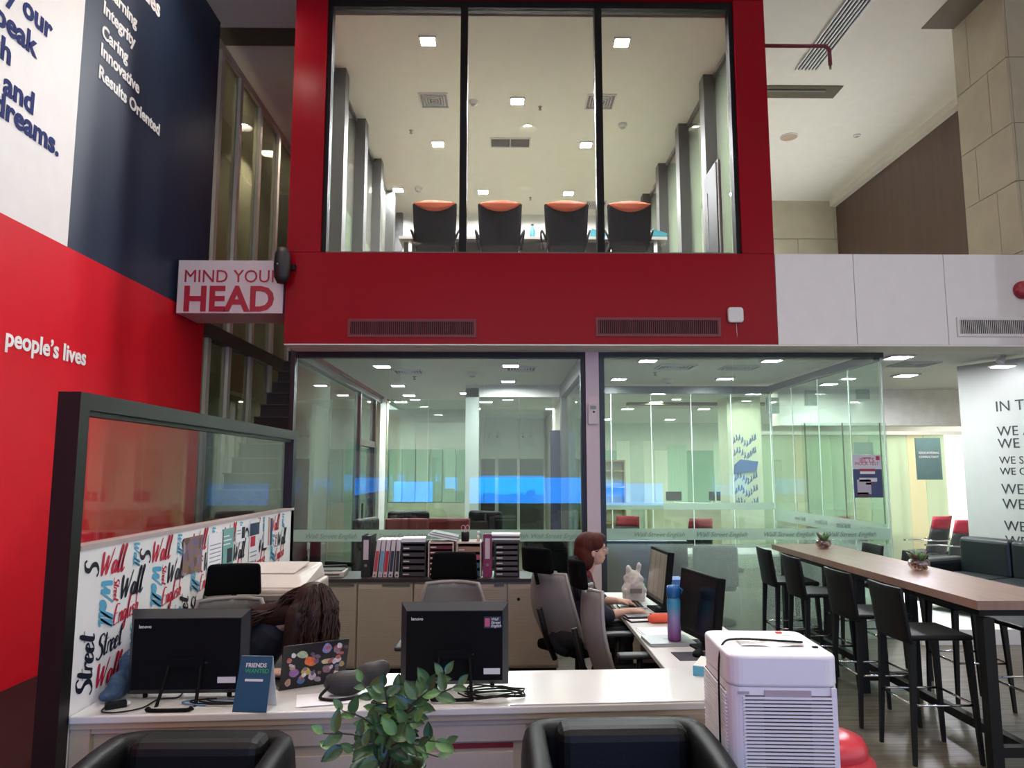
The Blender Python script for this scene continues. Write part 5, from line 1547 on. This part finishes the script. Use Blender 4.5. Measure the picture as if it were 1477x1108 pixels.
p1, p2 = at(1338, 790, Y=11.3), at(1372, 795, Y=10.5)
v0 = visitor_chair((p1.x, 11.3, .16), .5, 'red-topped charcoal chair behind the sofa arm', 'red-topped chairs of the hall')
copy_tree(v0, (p2.x, 10.5, .16), .4, 'red-topped charcoal chair nearest the lettered wall')
for k, (px, Y, l) in enumerate(((1160, 13.4, 'red-topped chair seen through the side glazing left of the poster'), (1228, 13.0, 'red-topped chair seen through the side glazing below the poster'), (1003, 13.3, 'red-topped chair behind the rear glazing of the right office'), (900, 13.4, 'red-topped chair behind the rear glazing next to the white post'))):
    p = at(px, 740, Y=Y)
    copy_tree(v0, (p.x, Y, 0), RND.uniform(-.6, .6) + (PI if k % 2 else 0), l)
# cantilever chair in front of the glass screen
cc = thing('cantilever_chair', 'chrome cantilever chair beside the glass corner', 'chair', (5.0, 10.9, .16), .6)
for s in (-1, 1): MB().tube(smooth_poly([(s * .24, -.25, .02), (s * .24, .25, .02), (s * .24, .27, .42), (s * .24, .1, .64), (s * .24, -.25, .66), (s * .22, -.28, .45)], 4), .011).build('tube_frame', M_CHROME, cc)
bx('seat', M_DARK, -.23, .23, -.24, .24, .43, .46, cc); bx('backrest', M_DARK, -.23, .23, -.28, -.25, .50, .85, cc)

# left office furniture behind the glazing
vf = [(-1.18, 9.15, .1, 'low red-backed chair behind the tray units'), (-.62, 9.2, -.15, 'low red-backed chair behind the pen cup')]
for x, y, rz, l in vf:
    t = thing('red_chair', l, 'chair', (x, y, 0), rz, 'red-backed chairs in the left office')
    bx('backrest', mat('deep_red', '#7d1f26', .6), -.26, .26, -.25, -.20, .75, 1.27, t, bevel=.03)
    bx('seat', MATS['deep_red'], -.25, .25, -.2, .26, .42, .50, t, bevel=.03)
    for sx in (-1, 1):
        MB().tube([(sx * .23, -.22, .8), (sx * .24, -.26, 0)], .014).build('leg', M_CHROME, t); MB().tube([(sx * .23, .22, .43), (sx * .24, .26, 0)], .014).build('leg', M_CHROME, t)
od = thing('office_table', 'white round-cornered table among the black chairs of the left office', 'table', (-1.3, 10.9, 0))
bx('tabletop', M_DESK, -.75, .75, -.45, .45, .72, .75, od, bevel=.01)
for sx in (-1, 1):
    for sy in (-1, 1): MB().tube([(sx * .68, sy * .38, .72), (sx * .68, sy * .38, 0)], .02).build('leg', M_CHROME, od)


def exec_chair(loc, rz, label, h=1.15):
    t = thing('black_armchair', label, 'chair', loc, rz, 'black chairs in the left office')
    bx('backrest', M_LEATH, -.27, .27, -.26, -.14, .45, h, t, bevel=.05, seg=3)
    bx('seat', M_LEATH, -.26, .26, -.2, .28, .40, .52, t, bevel=.04, seg=3)
    for s in (-1, 1):
        bx('armrest', M_LEATH, s * .31 - .04, s * .31 + .04, -.2, .2, .62, .68, t, bevel=.02); MB().tube([(s * .31, 0, .62), (s * .31, 0, .44), (s * .2, 0, .42)], .018).build('arm_post', M_DARK, t)
    MB().tube([(0, 0, .4), (0, 0, .08)], .03).build('column', M_DARK, t); MB().lathe([(.28, 0), (.28, .03), (.05, .08)], 20).build('base', M_DARK, t)


exec_chair((-1.25, 9.85, 0), .1, 'bulky black leather chair behind the first red-backed chair', 1.32)
exec_chair((-.35, 10.2, 0), 2.6, 'black chair at the right of the white office table', 1.28)
exec_chair((-2.0, 9.9, 0), 1.2, 'black chair beside the dark glass door', 1.22)
exec_chair((-2.05, 8.95, 0), -1.3, 'black chair reclined close behind the office pane', 1.05)
exec_chair((.45, 8.95, 0), .3, 'black chair behind the right tray unit', 1.05)
# right office
gc = thing('grey_cabinet', 'charcoal cabinet standing behind the frosted pane next to the white post', 'cabinet', (1.62, 8.62, 0))
bx('body', mat('cabinet_charcoal', '#3f4548', .6), -.46, .46, -.28, .28, .06, 1.05, gc); bx('plinth', M_DARK, -.44, .44, -.26, .26, 0, .06, gc)
for a, c in ((-.45, -.005), (.005, .45)): d_ = bx('door', MATS['cabinet_charcoal'], a, c, -.30, -.28, .08, 1.03, gc); bx('handle', M_CHROME, c - .04 if a < 0 else a + .02, c - .02 if a < 0 else a + .04, -.315, -.30, .5, .65, d_)
rt = thing('meeting_table', 'white meeting table inside the right glass office', 'table', (3.0, 10.1, 0))
bx('tabletop', M_DESK, -.8, .8, -.4, .4, .72, .75, rt)
for sx in (-1, 1): bx('leg', M_STEEL, sx * .7 - .03, sx * .7 + .03, -.35, .35, 0, .72, rt)
exec_chair((2.55, 9.1, 0), 0, 'dark chair blurred behind the frosted pane of the right office', .95)
exec_chair((3.6, 9.1, 0), 0, 'dark chair behind the frosted pane near the office corner', .95)
for k, px in enumerate((972, 1027, 1038, 1049)):
    p = at(px, 724, Y=15.6)
    t = thing('counter_screen', ('wide dark screen at the left of the far counter', 'left of three small dark screens on the far counter', 'middle of three small dark screens on the far counter', 'right of three small dark screens on the far counter')[k], 'screen', (p.x, 15.6, 1.15), .15, 'dark screens on the far counter')
    w_ = .17 if k == 0 else .06
    bx('panel', M_DARK, -w_, w_, -.015, .015, .05, .24, t); bx('foot', M_METALW, -w_ * .6, w_ * .6, -.05, .05, 0, .012, t); bx('stem', M_METALW, -.012, .012, -.01, .01, .012, .06, t)
rcn = thing('reception_counter', 'long pale reception counter far inside the hall', 'counter', (4.0, 15.6, 0))
bx('counter_top', M_WHITE, -.95, .85, -.3, .3, 1.10, 1.15, rcn); bx('counter_body', MATS['beige_ledge'], -.9, .8, -.25, .25, 0, 1.10, rcn)
shf = thing('bookcase', 'wooden bookcase against the green panels of the far hall', 'bookcase', (2.35, 18.7, 0))
M_SHF = mat('shelf_oak', '#a08a64', .6)
bx('side', M_SHF, -.75, -.71, -.18, .18, 0, 2.1, shf); bx('side', M_SHF, .71, .75, -.18, .18, 0, 2.1, shf)
for z in (0, .5, .95, 1.4, 1.8, 2.06): bx('shelf', M_SHF, -.71, .71, -.18, .18, z, z + .04, shf)
bx('rear', MATS['beige_ledge'], -.71, .71, .17, .18, 0, 2.1, shf)

# doodle lettering on the printed column
M_DOO = mat('doodle_blue', '#3f5d9a', .6)
dd = MB()
for r in range(6):
    for k in range(9):
        x0 = -.22 + k * .05; z0 = 1.15 + r * .24 + .06 * math.sin(k)
        if r == 3: continue
        pts = smooth_poly([(x0, z0), (x0 + .02, z0 + .07 + .03 * RND.random()), (x0 + .04 * RND.random(), z0 + .12), (x0 + .03, z0 + .02)], 3)
        dd.tube([(q.x, -.305, q.y) for q in pts], .009, 5)
dd.build('doodle_lettering', M_DOO, cn, kind='stuff')
MB().prism([(-.24, -.08), (.20, -.02), (.24, .16), (-.1, .2), (-.22, .1)], 0, .01, Matrix.Translation((0, -.31, 1.85)) @ Matrix.Rotation(PI / 2, 4, 'X')).build('badge', M_DOO, cn)

# consultant signs, poster
def consult_sign(px0, py0, px1, py1, Y, label):
    a, c = at(px0, py0, Y=Y), at(px1, py1, Y=Y)
    t = thing('wall_sign', label, 'sign', ((a.x + c.x) / 2, Y, c.z), group='dark consultant signs')
    w2, h = (c.x - a.x) / 2, a.z - c.z
    bx('board', mat('sign_teal', '#4f686a', .5), -w2, w2, 0, .03, 0, h, t)
    for i, s in enumerate(('EDUCATIONAL', 'CONSULTANT')): text('lettering', s, M_STK, t, (-w2 * .8, -.004, h * (.62 - .1 * i)), ROT_FRONT, w2 * .24, 0)
    return t


consult_sign(1320, 632, 1360, 692, 13.6, 'dark teal EDUCATIONAL CONSULTANT sign between the glass panes')
consult_sign(1232, 638, 1262, 690, 13.6, 'dark teal EDUCATIONAL CONSULTANT sign partly behind the poster')
a, c = at(1230, 655, X=4.34), at(1277, 718, X=4.34)
ps_ = at(1231, 656, Y=GY); pe_ = at(1276, 718, Y=GY)
po = thing('poster', 'navy and white exam poster taped to the glass office corner', 'poster', ((ps_.x + pe_.x) / 2, GY + .03, pe_.z))
w2, h = (pe_.x - ps_.x) / 2, ps_.z - pe_.z
bx('sheet', mat('poster_white', '#cdd0da', .5), -w2, w2, 0, .004, 0, h, po)
for u0, v0, u1, v1, c_ in ((0, 0, 1, .66, '#39476e'), (.12, .08, .6, .42, '#b9b4c0'), (.22, .62, .78, .67, '#a12638'), (.24, .55, .76, .61, '#e6e2e4'), (.3, .48, .72, .51, '#26345c'), (.2, .37, .82, .46, '#d9dae2'), (.42, .30, .65, .35, '#a12638'), (.08, .02, .5, .12, '#5a3a4a'), (.82, .87, .95, .97, '#b0343f'), (.36, .91, .64, .935, '#a12638')):
    bx('print', mat('poster_' + c_.strip('#'), c_, .5), -w2 + u0 * 2 * w2, -w2 + u1 * 2 * w2, -.0012 if v1 > .66 or v0 > .01 else -.0006, 0, v0 * h, v1 * h, po)
text('lettering', 'IELTS', M_INKR, po, (0, -.0016, h * .82), ROT_FRONT, .075, 0, align='CENTER', ext=.0003)
text('lettering', 'MOCK TEST', M_INKR, po, (0, -.0016, h * .755), ROT_FRONT, .05, 0, align='CENTER', ext=.0003)

# ================================================================== UPPER ROOM
def meeting_chair(loc, label):
    t = thing('conference_chair', label, 'chair', loc, 0, 'orange-topped chairs of the upper room')
    blk = mat('chair_black', '#08080a', .8, spec=.15)
    def bk(u, v): return ((u - .5) * (.50 + .05 * v), -.05 - .03 * v + .05 * (2 * u - 1) ** 2, .40 + .55 * v - .025 * v * (2 * u - 1) ** 2)
    MB().grid(bk, 10, 8, (0, .05, 0)).build('backrest', blk, t)
    def tp(u, v):
        zb = .82 + .115 * (2 * u - 1) ** 2
        zt = .956 - .022 * (2 * u - 1) ** 2
        p = bk(u, 1)
        return (p[0] * .97, p[1] - .012, zb + (zt - zb) * v)
    MB().grid(tp, 10, 3, (0, .07, 0)).build('orange_cap', mat('orange_fabric', '#b5512c', .7), t)
    bx('seat', blk, -.25, .25, 0, .48, .40, .48, t, bevel=.02)
    for s in (-1, 1):
        MB().tube(smooth_poly([(s * .25, .0, .48), (s * .30, .05, .62), (s * .30, .3, .62), (s * .27, .36, .46)], 3), .014).build('arm_loop', M_DARK, t)
        for y in (.02, .44): MB().tube([(s * .22, y, .40), (s * .26, y, 0)], .012).build('leg', M_CHROME, t)


for px, l in ((627, 'orange-topped black chair in the left upper pane'), (721, 'orange-topped black chair left in the middle upper pane'), (817, 'orange-topped black chair right in the middle upper pane'), (908, 'orange-topped black chair in the right upper pane')):
    p = at(px, 340, Y=8.75)
    meeting_chair((p.x, 8.75, 4.2), l)
ct = thing('conference_table', 'long pale conference table behind the orange-topped chairs', 'table', (.35, 10.4, 4.2))
bx('tabletop', mat('table_pale', '#b9b3ab', .4), -1.75, 1.85, -.95, 1.0, .72, .76, ct)
for x in (-1.6, -.55, -.35, .5, .7, 1.7):
    MB().tube([(x, -.9, .72), (x, -.9, 0)], .025).build('leg', M_METALW, ct)
bx('modesty_panel', M_GREYFRAME, -1.7, 1.8, -.80, -.78, .35, .72, ct)
for px, py, l in ((768, 330, 'teal bottle on the conference table between two chairs'),):
    p = at(px, py, Y=9.7)
    t = thing('table_bottle', l, 'bottle', (p.x, 9.7, 4.96))
    MB().lathe([(.035, 0), (.038, .01), (.038, .16), (.018, .2), (.018, .23)], 14).build('body', mat('teal_plastic', '#3f8a96', .4), t); MB().lathe([(.02, .23), (.02, .25)], 12).build('cap', M_DARK, t)
for px, l in ((948, 'teal cloth bag on the right end of the conference table'), (860, 'teal folder standing on the conference table behind the mullion')):
    p = at(px, 332, Y=9.8)
    t = thing('table_folder', l, 'folder', (p.x, 9.8, 4.96), .2, ry=.25)
    bx('cover', MATS['teal_plastic'], -.12, .10, -.01, .01, .03, .20, t); bx('pages', M_PAPER, -.11, .09, .01, .02, .03, .19, t)
wd = thing('display_board', 'black interactive display board standing at the right of the upper room', 'display', (2.52, 8.42, 4.2), PI / 2)
bx('panel', M_DARK, -.262, .262, -.03, .03, .035, 1.25, wd, bevel=.01)
bx('bezel', mat('bezel_matt', '#8c8c88', .7), -.285, .285, -.015, .015, .015, 1.275, wd, bevel=.01)
bx('speaker_bar', MATS['bezel_matt'], .10, .115, .03, .036, .3, 1.0, wd)
bx('foot', M_DARK, -.2, .2, -.12, .12, 0, .02, wd)
t = thing('wall_console', 'pale low cabinet along the left side of the upper room', 'cabinet', (-1.75, 12.2, 4.2))
bx('body', MATS['carton_white'], -.25, .25, -1.2, 1.2, .05, .75, t); bx('top', M_DESK, -.27, .27, -1.22, 1.22, .75, .78, t)


# ================================================================== VENTS AND FITTINGS
def square_vent(x, y, z, w, d, label, rings=4, flat=False):
    t = thing('ceiling_vent', label, 'vent', (x, y, z))
    fr = MB()
    fr.box(-w / 2, w / 2, -d / 2, -d / 2 + .02, -.02, 0).box(-w / 2, w / 2, d / 2 - .02, d / 2, -.02, 0).box(-w / 2, -w / 2 + .02, -d / 2 + .02, d / 2 - .02, -.02, 0).box(w / 2 - .02, w / 2, -d / 2 + .02, d / 2 - .02, -.02, 0)
    fr.build('frame', M_METALW, t)
    bx('backing', mat('vent_grey', '#4f4b45', .8), -w / 2 + .02, w / 2 - .02, -d / 2 + .02, d / 2 - .02, -.006, -.002, t)
    if flat:
        bx('divider', M_METALW, -.006, .006, -d / 2 + .02, d / 2 - .02, -.018, -.006, t)
        fm = MB()
        for i in range(14):
            y_ = -d / 2 + .03 + i * (d - .06) / 14
            fm.box(-w / 2 + .02, w / 2 - .02, y_, y_ + .006, -.014, -.006)
        fm.build('louvres', MATS['vent_grey'], t, kind='stuff')
    else:
        for i in range(1, rings + 1):
            f = 1 - i / (rings + 1)
            a, b_ = (w / 2 - .02) * f, (d / 2 - .02) * f
            r = MB()
            r.box(-a, a, -b_, -b_ + .010, -.018, -.006).box(-a, a, b_ - .010, b_, -.018, -.006).box(-a, -a + .010, -b_ + .01, b_ - .01, -.018, -.006).box(a - .010, a, -b_ + .01, b_ - .01, -.018, -.006)
            r.build('ring_louvre', M_METALW, t)
    return t


square_vent(-1.0, 9.96, UC, .42, .42, 'square ringed ceiling vent left in the upper room')
square_vent(1.4, 9.97, UC, .42, .42, 'square ringed ceiling vent behind the right mullion upstairs')
square_vent(1.85, 14.1, UC, .42, .42, 'square ringed ceiling vent at the back of the upper room')
square_vent(.11, 11.31, UC, .66, .34, 'wide two-part grille in the middle of the upper ceiling', flat=True)
square_vent(-1.35, 10.3, GC, .42, .42, 'square vent in the left office ceiling between lamps')
square_vent(.25, 10.0, GC, .42, .42, 'square vent behind the front right lamp of the left office')
square_vent(2.35, 9.8, GC, .5, .42, 'square vent left in the right office ceiling')
square_vent(3.25, 9.85, GC, .5, .42, 'square vent right in the right office ceiling')
square_vent(5.45, 9.5, GC, .5, .45, 'square vent in the lounge ceiling beside the lamps')


def detector(x, y, z, label, r=.055, drop=.05):
    t = thing('smoke_detector', label, 'detector', (x, y, z))
    MB().lathe([(r, 0), (r, -.012), (r * .85, -drop * .8), (r * .4, -drop), (.001, -drop)], 18, cap=False).build('body', M_METALW, t)
    MB().lathe([(r * .6, -drop * .95), (r * .35, -drop * 1.25), (.001, -drop * 1.3)], 14, cap=False).build('sensor', mat('detector_grey', '#a8a49a', .5), t)


for px, py, l in ((683, 146, 'smoke detector left of the middle upper lamp'), (898, 179, 'smoke detector in the right part of the upper ceiling'), (604, 272, 'smoke detector far left in the upper ceiling')):
    p = at(px, py, Z=UC); detector(p.x, p.y, UC, l, .07, .06)
for px, py, l in ((681, 537, 'smoke detector in the left office ceiling'), (964, 547, 'smoke detector in the right office ceiling')):
    p = at(px, py, Z=GC); detector(p.x, p.y, GC, l, .08, .06)
for px, py, zz, l in ((779, 154, UC, 'sprinkler head right of the middle upper lamp'), (593, 188, UC, 'sprinkler head in the left part of the upper ceiling'), (765, 285, UC, 'sprinkler head at the rear of the upper ceiling'), (598, 543, GC, 'sprinkler head in the left office ceiling'), (945, 537, GC, 'sprinkler head in the right office ceiling')):
    p = at(px, py, Z=zz)
    t = thing('ceiling_sprinkler', l, 'sprinkler', (p.x, p.y, zz))
    MB().lathe([(.03, 0), (.03, -.006), (.012, -.01), (.012, -.04), (.026, -.045), (.026, -.05)], 12).build('head', mat('brass_dull', '#8c8577', .4, metal=.5), t)
p = at(1138, 197, Z=CEIL)
t = thing('ceiling_speaker', 'round beige speaker flush in the high cream ceiling', 'speaker', (p.x, p.y, CEIL))
MB().lathe([(.15, 0), (.15, -.012), (.14, -.016)], 28).build('rim', M_METALW, t); MB().lathe([(.138, -.017), (.001, -.02)], 28, cap=False).build('mesh_cover', mat('speaker_beige', '#b09a84', .8), t)
p = at(1236, 195, Z=CEIL); detector(p.x, p.y, CEIL, 'small detector in the high cream ceiling', .06, .03)
# slot diffuser in the high ceiling
sdf = thing('ceiling_slot_vent', 'long black-and-white slot diffuser in the high cream ceiling', 'vent', (4.37, 8.9, CEIL))
bx('tray', M_VENTDARK, -.16, .15, -1.9, .95, -.010, -.002, sdf)
for k in range(7): bx('blade', M_METALW, -.165 + k * .05, -.145 + k * .05, -1.9, .95, -.03, -.010, sdf)
sdf2 = thing('ceiling_slot_vent', 'small slot diffuser peeping out beside the red pillar', 'vent', (4.15, 11.8, CEIL))
bx('tray', M_VENTDARK, -.14, .14, -.4, .4, -.010, -.002, sdf2)
for k in range(4): bx('blade', M_METALW, -.14 + k * .08, -.11 + k * .08, -.4, .4, -.03, -.010, sdf2)
sdf3 = thing('ceiling_slot_vent', 'slot diffuser in the ceiling left of the red box', 'vent', (-2.62, 9.9, CEIL))
bx('tray', M_VENTDARK, -.14, .2, -.4, .5, -.010, -.002, sdf3)
for k in range(5): bx('blade', M_METALW, -.14 + k * .08, -.11 + k * .08, -.4, .5, -.03, -.010, sdf3)


def wall_grille(px0, py0, px1, py1, m, label):
    a, c = at(px0, py0, Y=BY), at(px1, py1, Y=BY)
    t = thing('wall_vent', label, 'vent', ((a.x + c.x) / 2, BY, c.z))
    w2, h = (c.x - a.x) / 2, a.z - c.z
    f = MB(); e_ = .03
    f.box(-w2, w2, -.012, 0, 0, e_).box(-w2, w2, -.012, 0, h - e_, h).box(-w2, -w2 + e_, -.012, 0, e_, h - e_).box(w2 - e_, w2, -.012, 0, e_, h - e_)
    f.build('frame', m, t)
    bx('cavity', M_VENTDARK, -w2 + e_, w2 - e_, -.003, 0, e_, h - e_, t)
    fm = MB(); n = int((2 * w2 - 2 * e_) / .021)
    for i in range(n):
        x_ = -w2 + e_ + (i + .5) * (2 * w2 - 2 * e_) / n
        fm.box(x_ - .0035, x_ + .0035, -.010, -.003, e_, h - e_)
    fm.build('fins', m, t, kind='stuff')


M_VRED = mat('vent_red', '#6e1420', .35)
wall_grille(502, 460, 687, 487, M_VRED, 'long red grille in the red band above the left office')
wall_grille(859, 458, 1040, 486, M_VRED, 'long red grille in the red band left of the white box')
wall_grille(1379, 458, 1500, 486, M_METALW, 'white grille in the white parapet')
# small fittings on the facade
p = at(1060, 455, Y=BY)
t = thing('wireless_access_point', 'small rounded white device on the red band', 'access point', (p.x, BY, p.z))
MB().prism(rrect(.085, .085, .035), 0, .04, Matrix.Rotation(PI / 2, 4, 'X')).build('case', M_METALW, t, bevel=.012, seg=3)
MB().tube([(.01, -.006, -.085), (.015, -.006, -.24)], .003, 6).build('cable', M_METALW, t)
p = at(407, 383, Y=BY - .1)
t = thing('wall_speaker', 'black loudspeaker mounted on the corner of the red box', 'speaker', (p.x, BY - .1, p.z))
mb = MB(); mb.lathe([(.001, -.2), (.05, -.195), (.085, -.13), (.095, 0), (.085, .13), (.05, .195), (.001, .2)], 20, sx=.95, sy=.75, cap=False); mb.build('cabinet', mat('speaker_black', '#1d1b1e', .5), t)
bx('bracket', M_DARK, .02, .12, .05, .1, -.03, .03, t); MB().ell((-.03, -.07, .0), (.008, .008, .008), 8, 6).build('badge', M_METALW, t)
p = at(1470, 419, Y=BY)
t = thing('fire_bell', 'round red fire bell on the white parapet', 'bell', (p.x + .03, BY, p.z))
Mx = Matrix.Rotation(PI / 2, 4, 'X')
mb = MB(); mb.lathe([(.10, 0), (.10, .03), (.09, .05), (.05, .075), (.001, .08)], 22, cap=False); mb.v = [Mx @ q for q in mb.v]; mb.build('gong', mat('bell_red', '#9c2a38', .35), t)
bx('back_box', mat('bell_box', '#7d2530', .5), -.07, .07, -.02, 0, -.07, .07, t)
p = at(855, 597, Y=GY - .02)
t = thing('thermostat', 'small white thermostat on the white post', 'thermostat', (p.x, GY - .02, p.z))
bx('case', mat('thermo_white', '#c9bdbd', .4), -.055, .055, -.025, 0, -.12, .12, t, bevel=.006); bx('display', mat('thermo_lcd', '#7d827c', .3), -.03, .035, -.027, -.025, .05, .09, t); MB().ell((.01, -.027, .02), (.012, .005, .012), 8, 6).build('knob', M_DARK, t)
# sprinkler pipe
a, c, d_ = at(1098, 66, Y=BY + .15), at(1196, 66, Y=BY + .15), at(1200, 100, Y=BY + .15)
t = thing('sprinkler_pipe', 'dark red sprinkler pipe with elbow sticking out of the red box', 'pipe', (2.98, BY + .15, a.z))
q = Vector((2.98, BY + .15, a.z))
MB().tube([Vector((0, 0, 0)), Vector((c.x - .04, c.y, a.z)) - q, Vector((c.x, c.y, a.z - .05)) - q, Vector((c.x, c.y, d_.z + .05)) - q], .022, 10).build('pipe', mat('pipe_red', '#6a1a22', .4), t)
MB().tube([Vector((c.x, c.y, d_.z + .05)) - q, Vector((c.x, c.y, d_.z)) - q], .014, 8).build('sprinkler_head', MATS['brass_dull'], t)
# spot lamps at the right soffit
for px, py, l in ((1447, 512, 'adjustable white spot lamp under the parapet'),):
    p = at(px, py, Y=8.6)
    t = thing('spot_light', l, 'lamp', (p.x, 8.6, 3.25))
    MB().tube([(0, 0, 0), (0, 0, -.06)], .03, 12).build('mount', M_METALW, t)
    MB().tube([(0, 0, -.06), (-.05, 0, -.12)], [.03, .05], 14).build('head', M_METALW, t)
    bx('diffuser', emit_mat('spot_glow', '#f4f6ff', 12.0), -.12, .08, -.07, .07, -.175, -.165, t); bx('plate', M_METALW, -.14, .10, -.09, .09, -.165, -.15, t)
# emergency lamps at the corridor end
for px, l in ((712, 'left twin-head emergency lamp above the corridor doors'), (760, 'right twin-head emergency lamp above the corridor doors')):
    p = at(px, 642, Y=19.9)
    t = thing('emergency_lamp', l, 'lamp', (p.x, 19.98, p.z))
    bx('case', M_METALW, -.2, .2, -.08, 0, 0, .2, t)
    for s in (-1, 1): MB().tube([(s * .1, -.04, .2), (s * .12, -.08, .30), (s * .12, -.14, .30)], [.02, .045, .06], 12).build('lamp_head', M_STK, t)
for k, (px, py) in enumerate(((1114, 585), (1170, 574), (1244, 565))):
    p = at(px, py, Y=12.59)
    t = thing('wall_speaker', ('left', 'middle', 'right')[k] + ' of three square grey grilles high beyond the side glazing', 'grille', (p.x, 12.6, p.z))
    bx('panel', mat('grille_grey', '#8f9a92', .7), -.11, .11, -.04, 0, -.13, .13, t); bx('rim', M_METALW, -.12, .12, -.02, 0, -.14, .14, t)

# ================================================================== low black block added for the deep shade by the red wall
t = thing('shade_block', 'low black block added for the deep shade between red wall and partition', 'shade block', (-2.85, 4.9, 0))
bx('seat', M_LEATH, -.62, .62, -1.6, 1.6, .22, .34, t, bevel=.03); bx('base', M_DARK, -.58, .58, -1.55, 1.55, 0, .22, t)  # dark pad and plinth standing in for shade on floor and wall base

# ================================================================== lettering and curves become meshes
bpy.context.view_layer.update()
dg = bpy.context.evaluated_depsgraph_get()
for o in [o for o in SC.objects if o.type in ('FONT', 'CURVE')]:
    me = bpy.data.meshes.new_from_object(o.evaluated_get(dg))
    n = bpy.data.objects.new('tmp', me)
    COL.objects.link(n)
    n.parent = o.parent
    n.matrix_local = o.matrix_local.copy()
    nm = o.name
    bpy.data.objects.remove(o)
    n.name = nm
    if nm.startswith('curls'): n['kind'] = 'stuff'
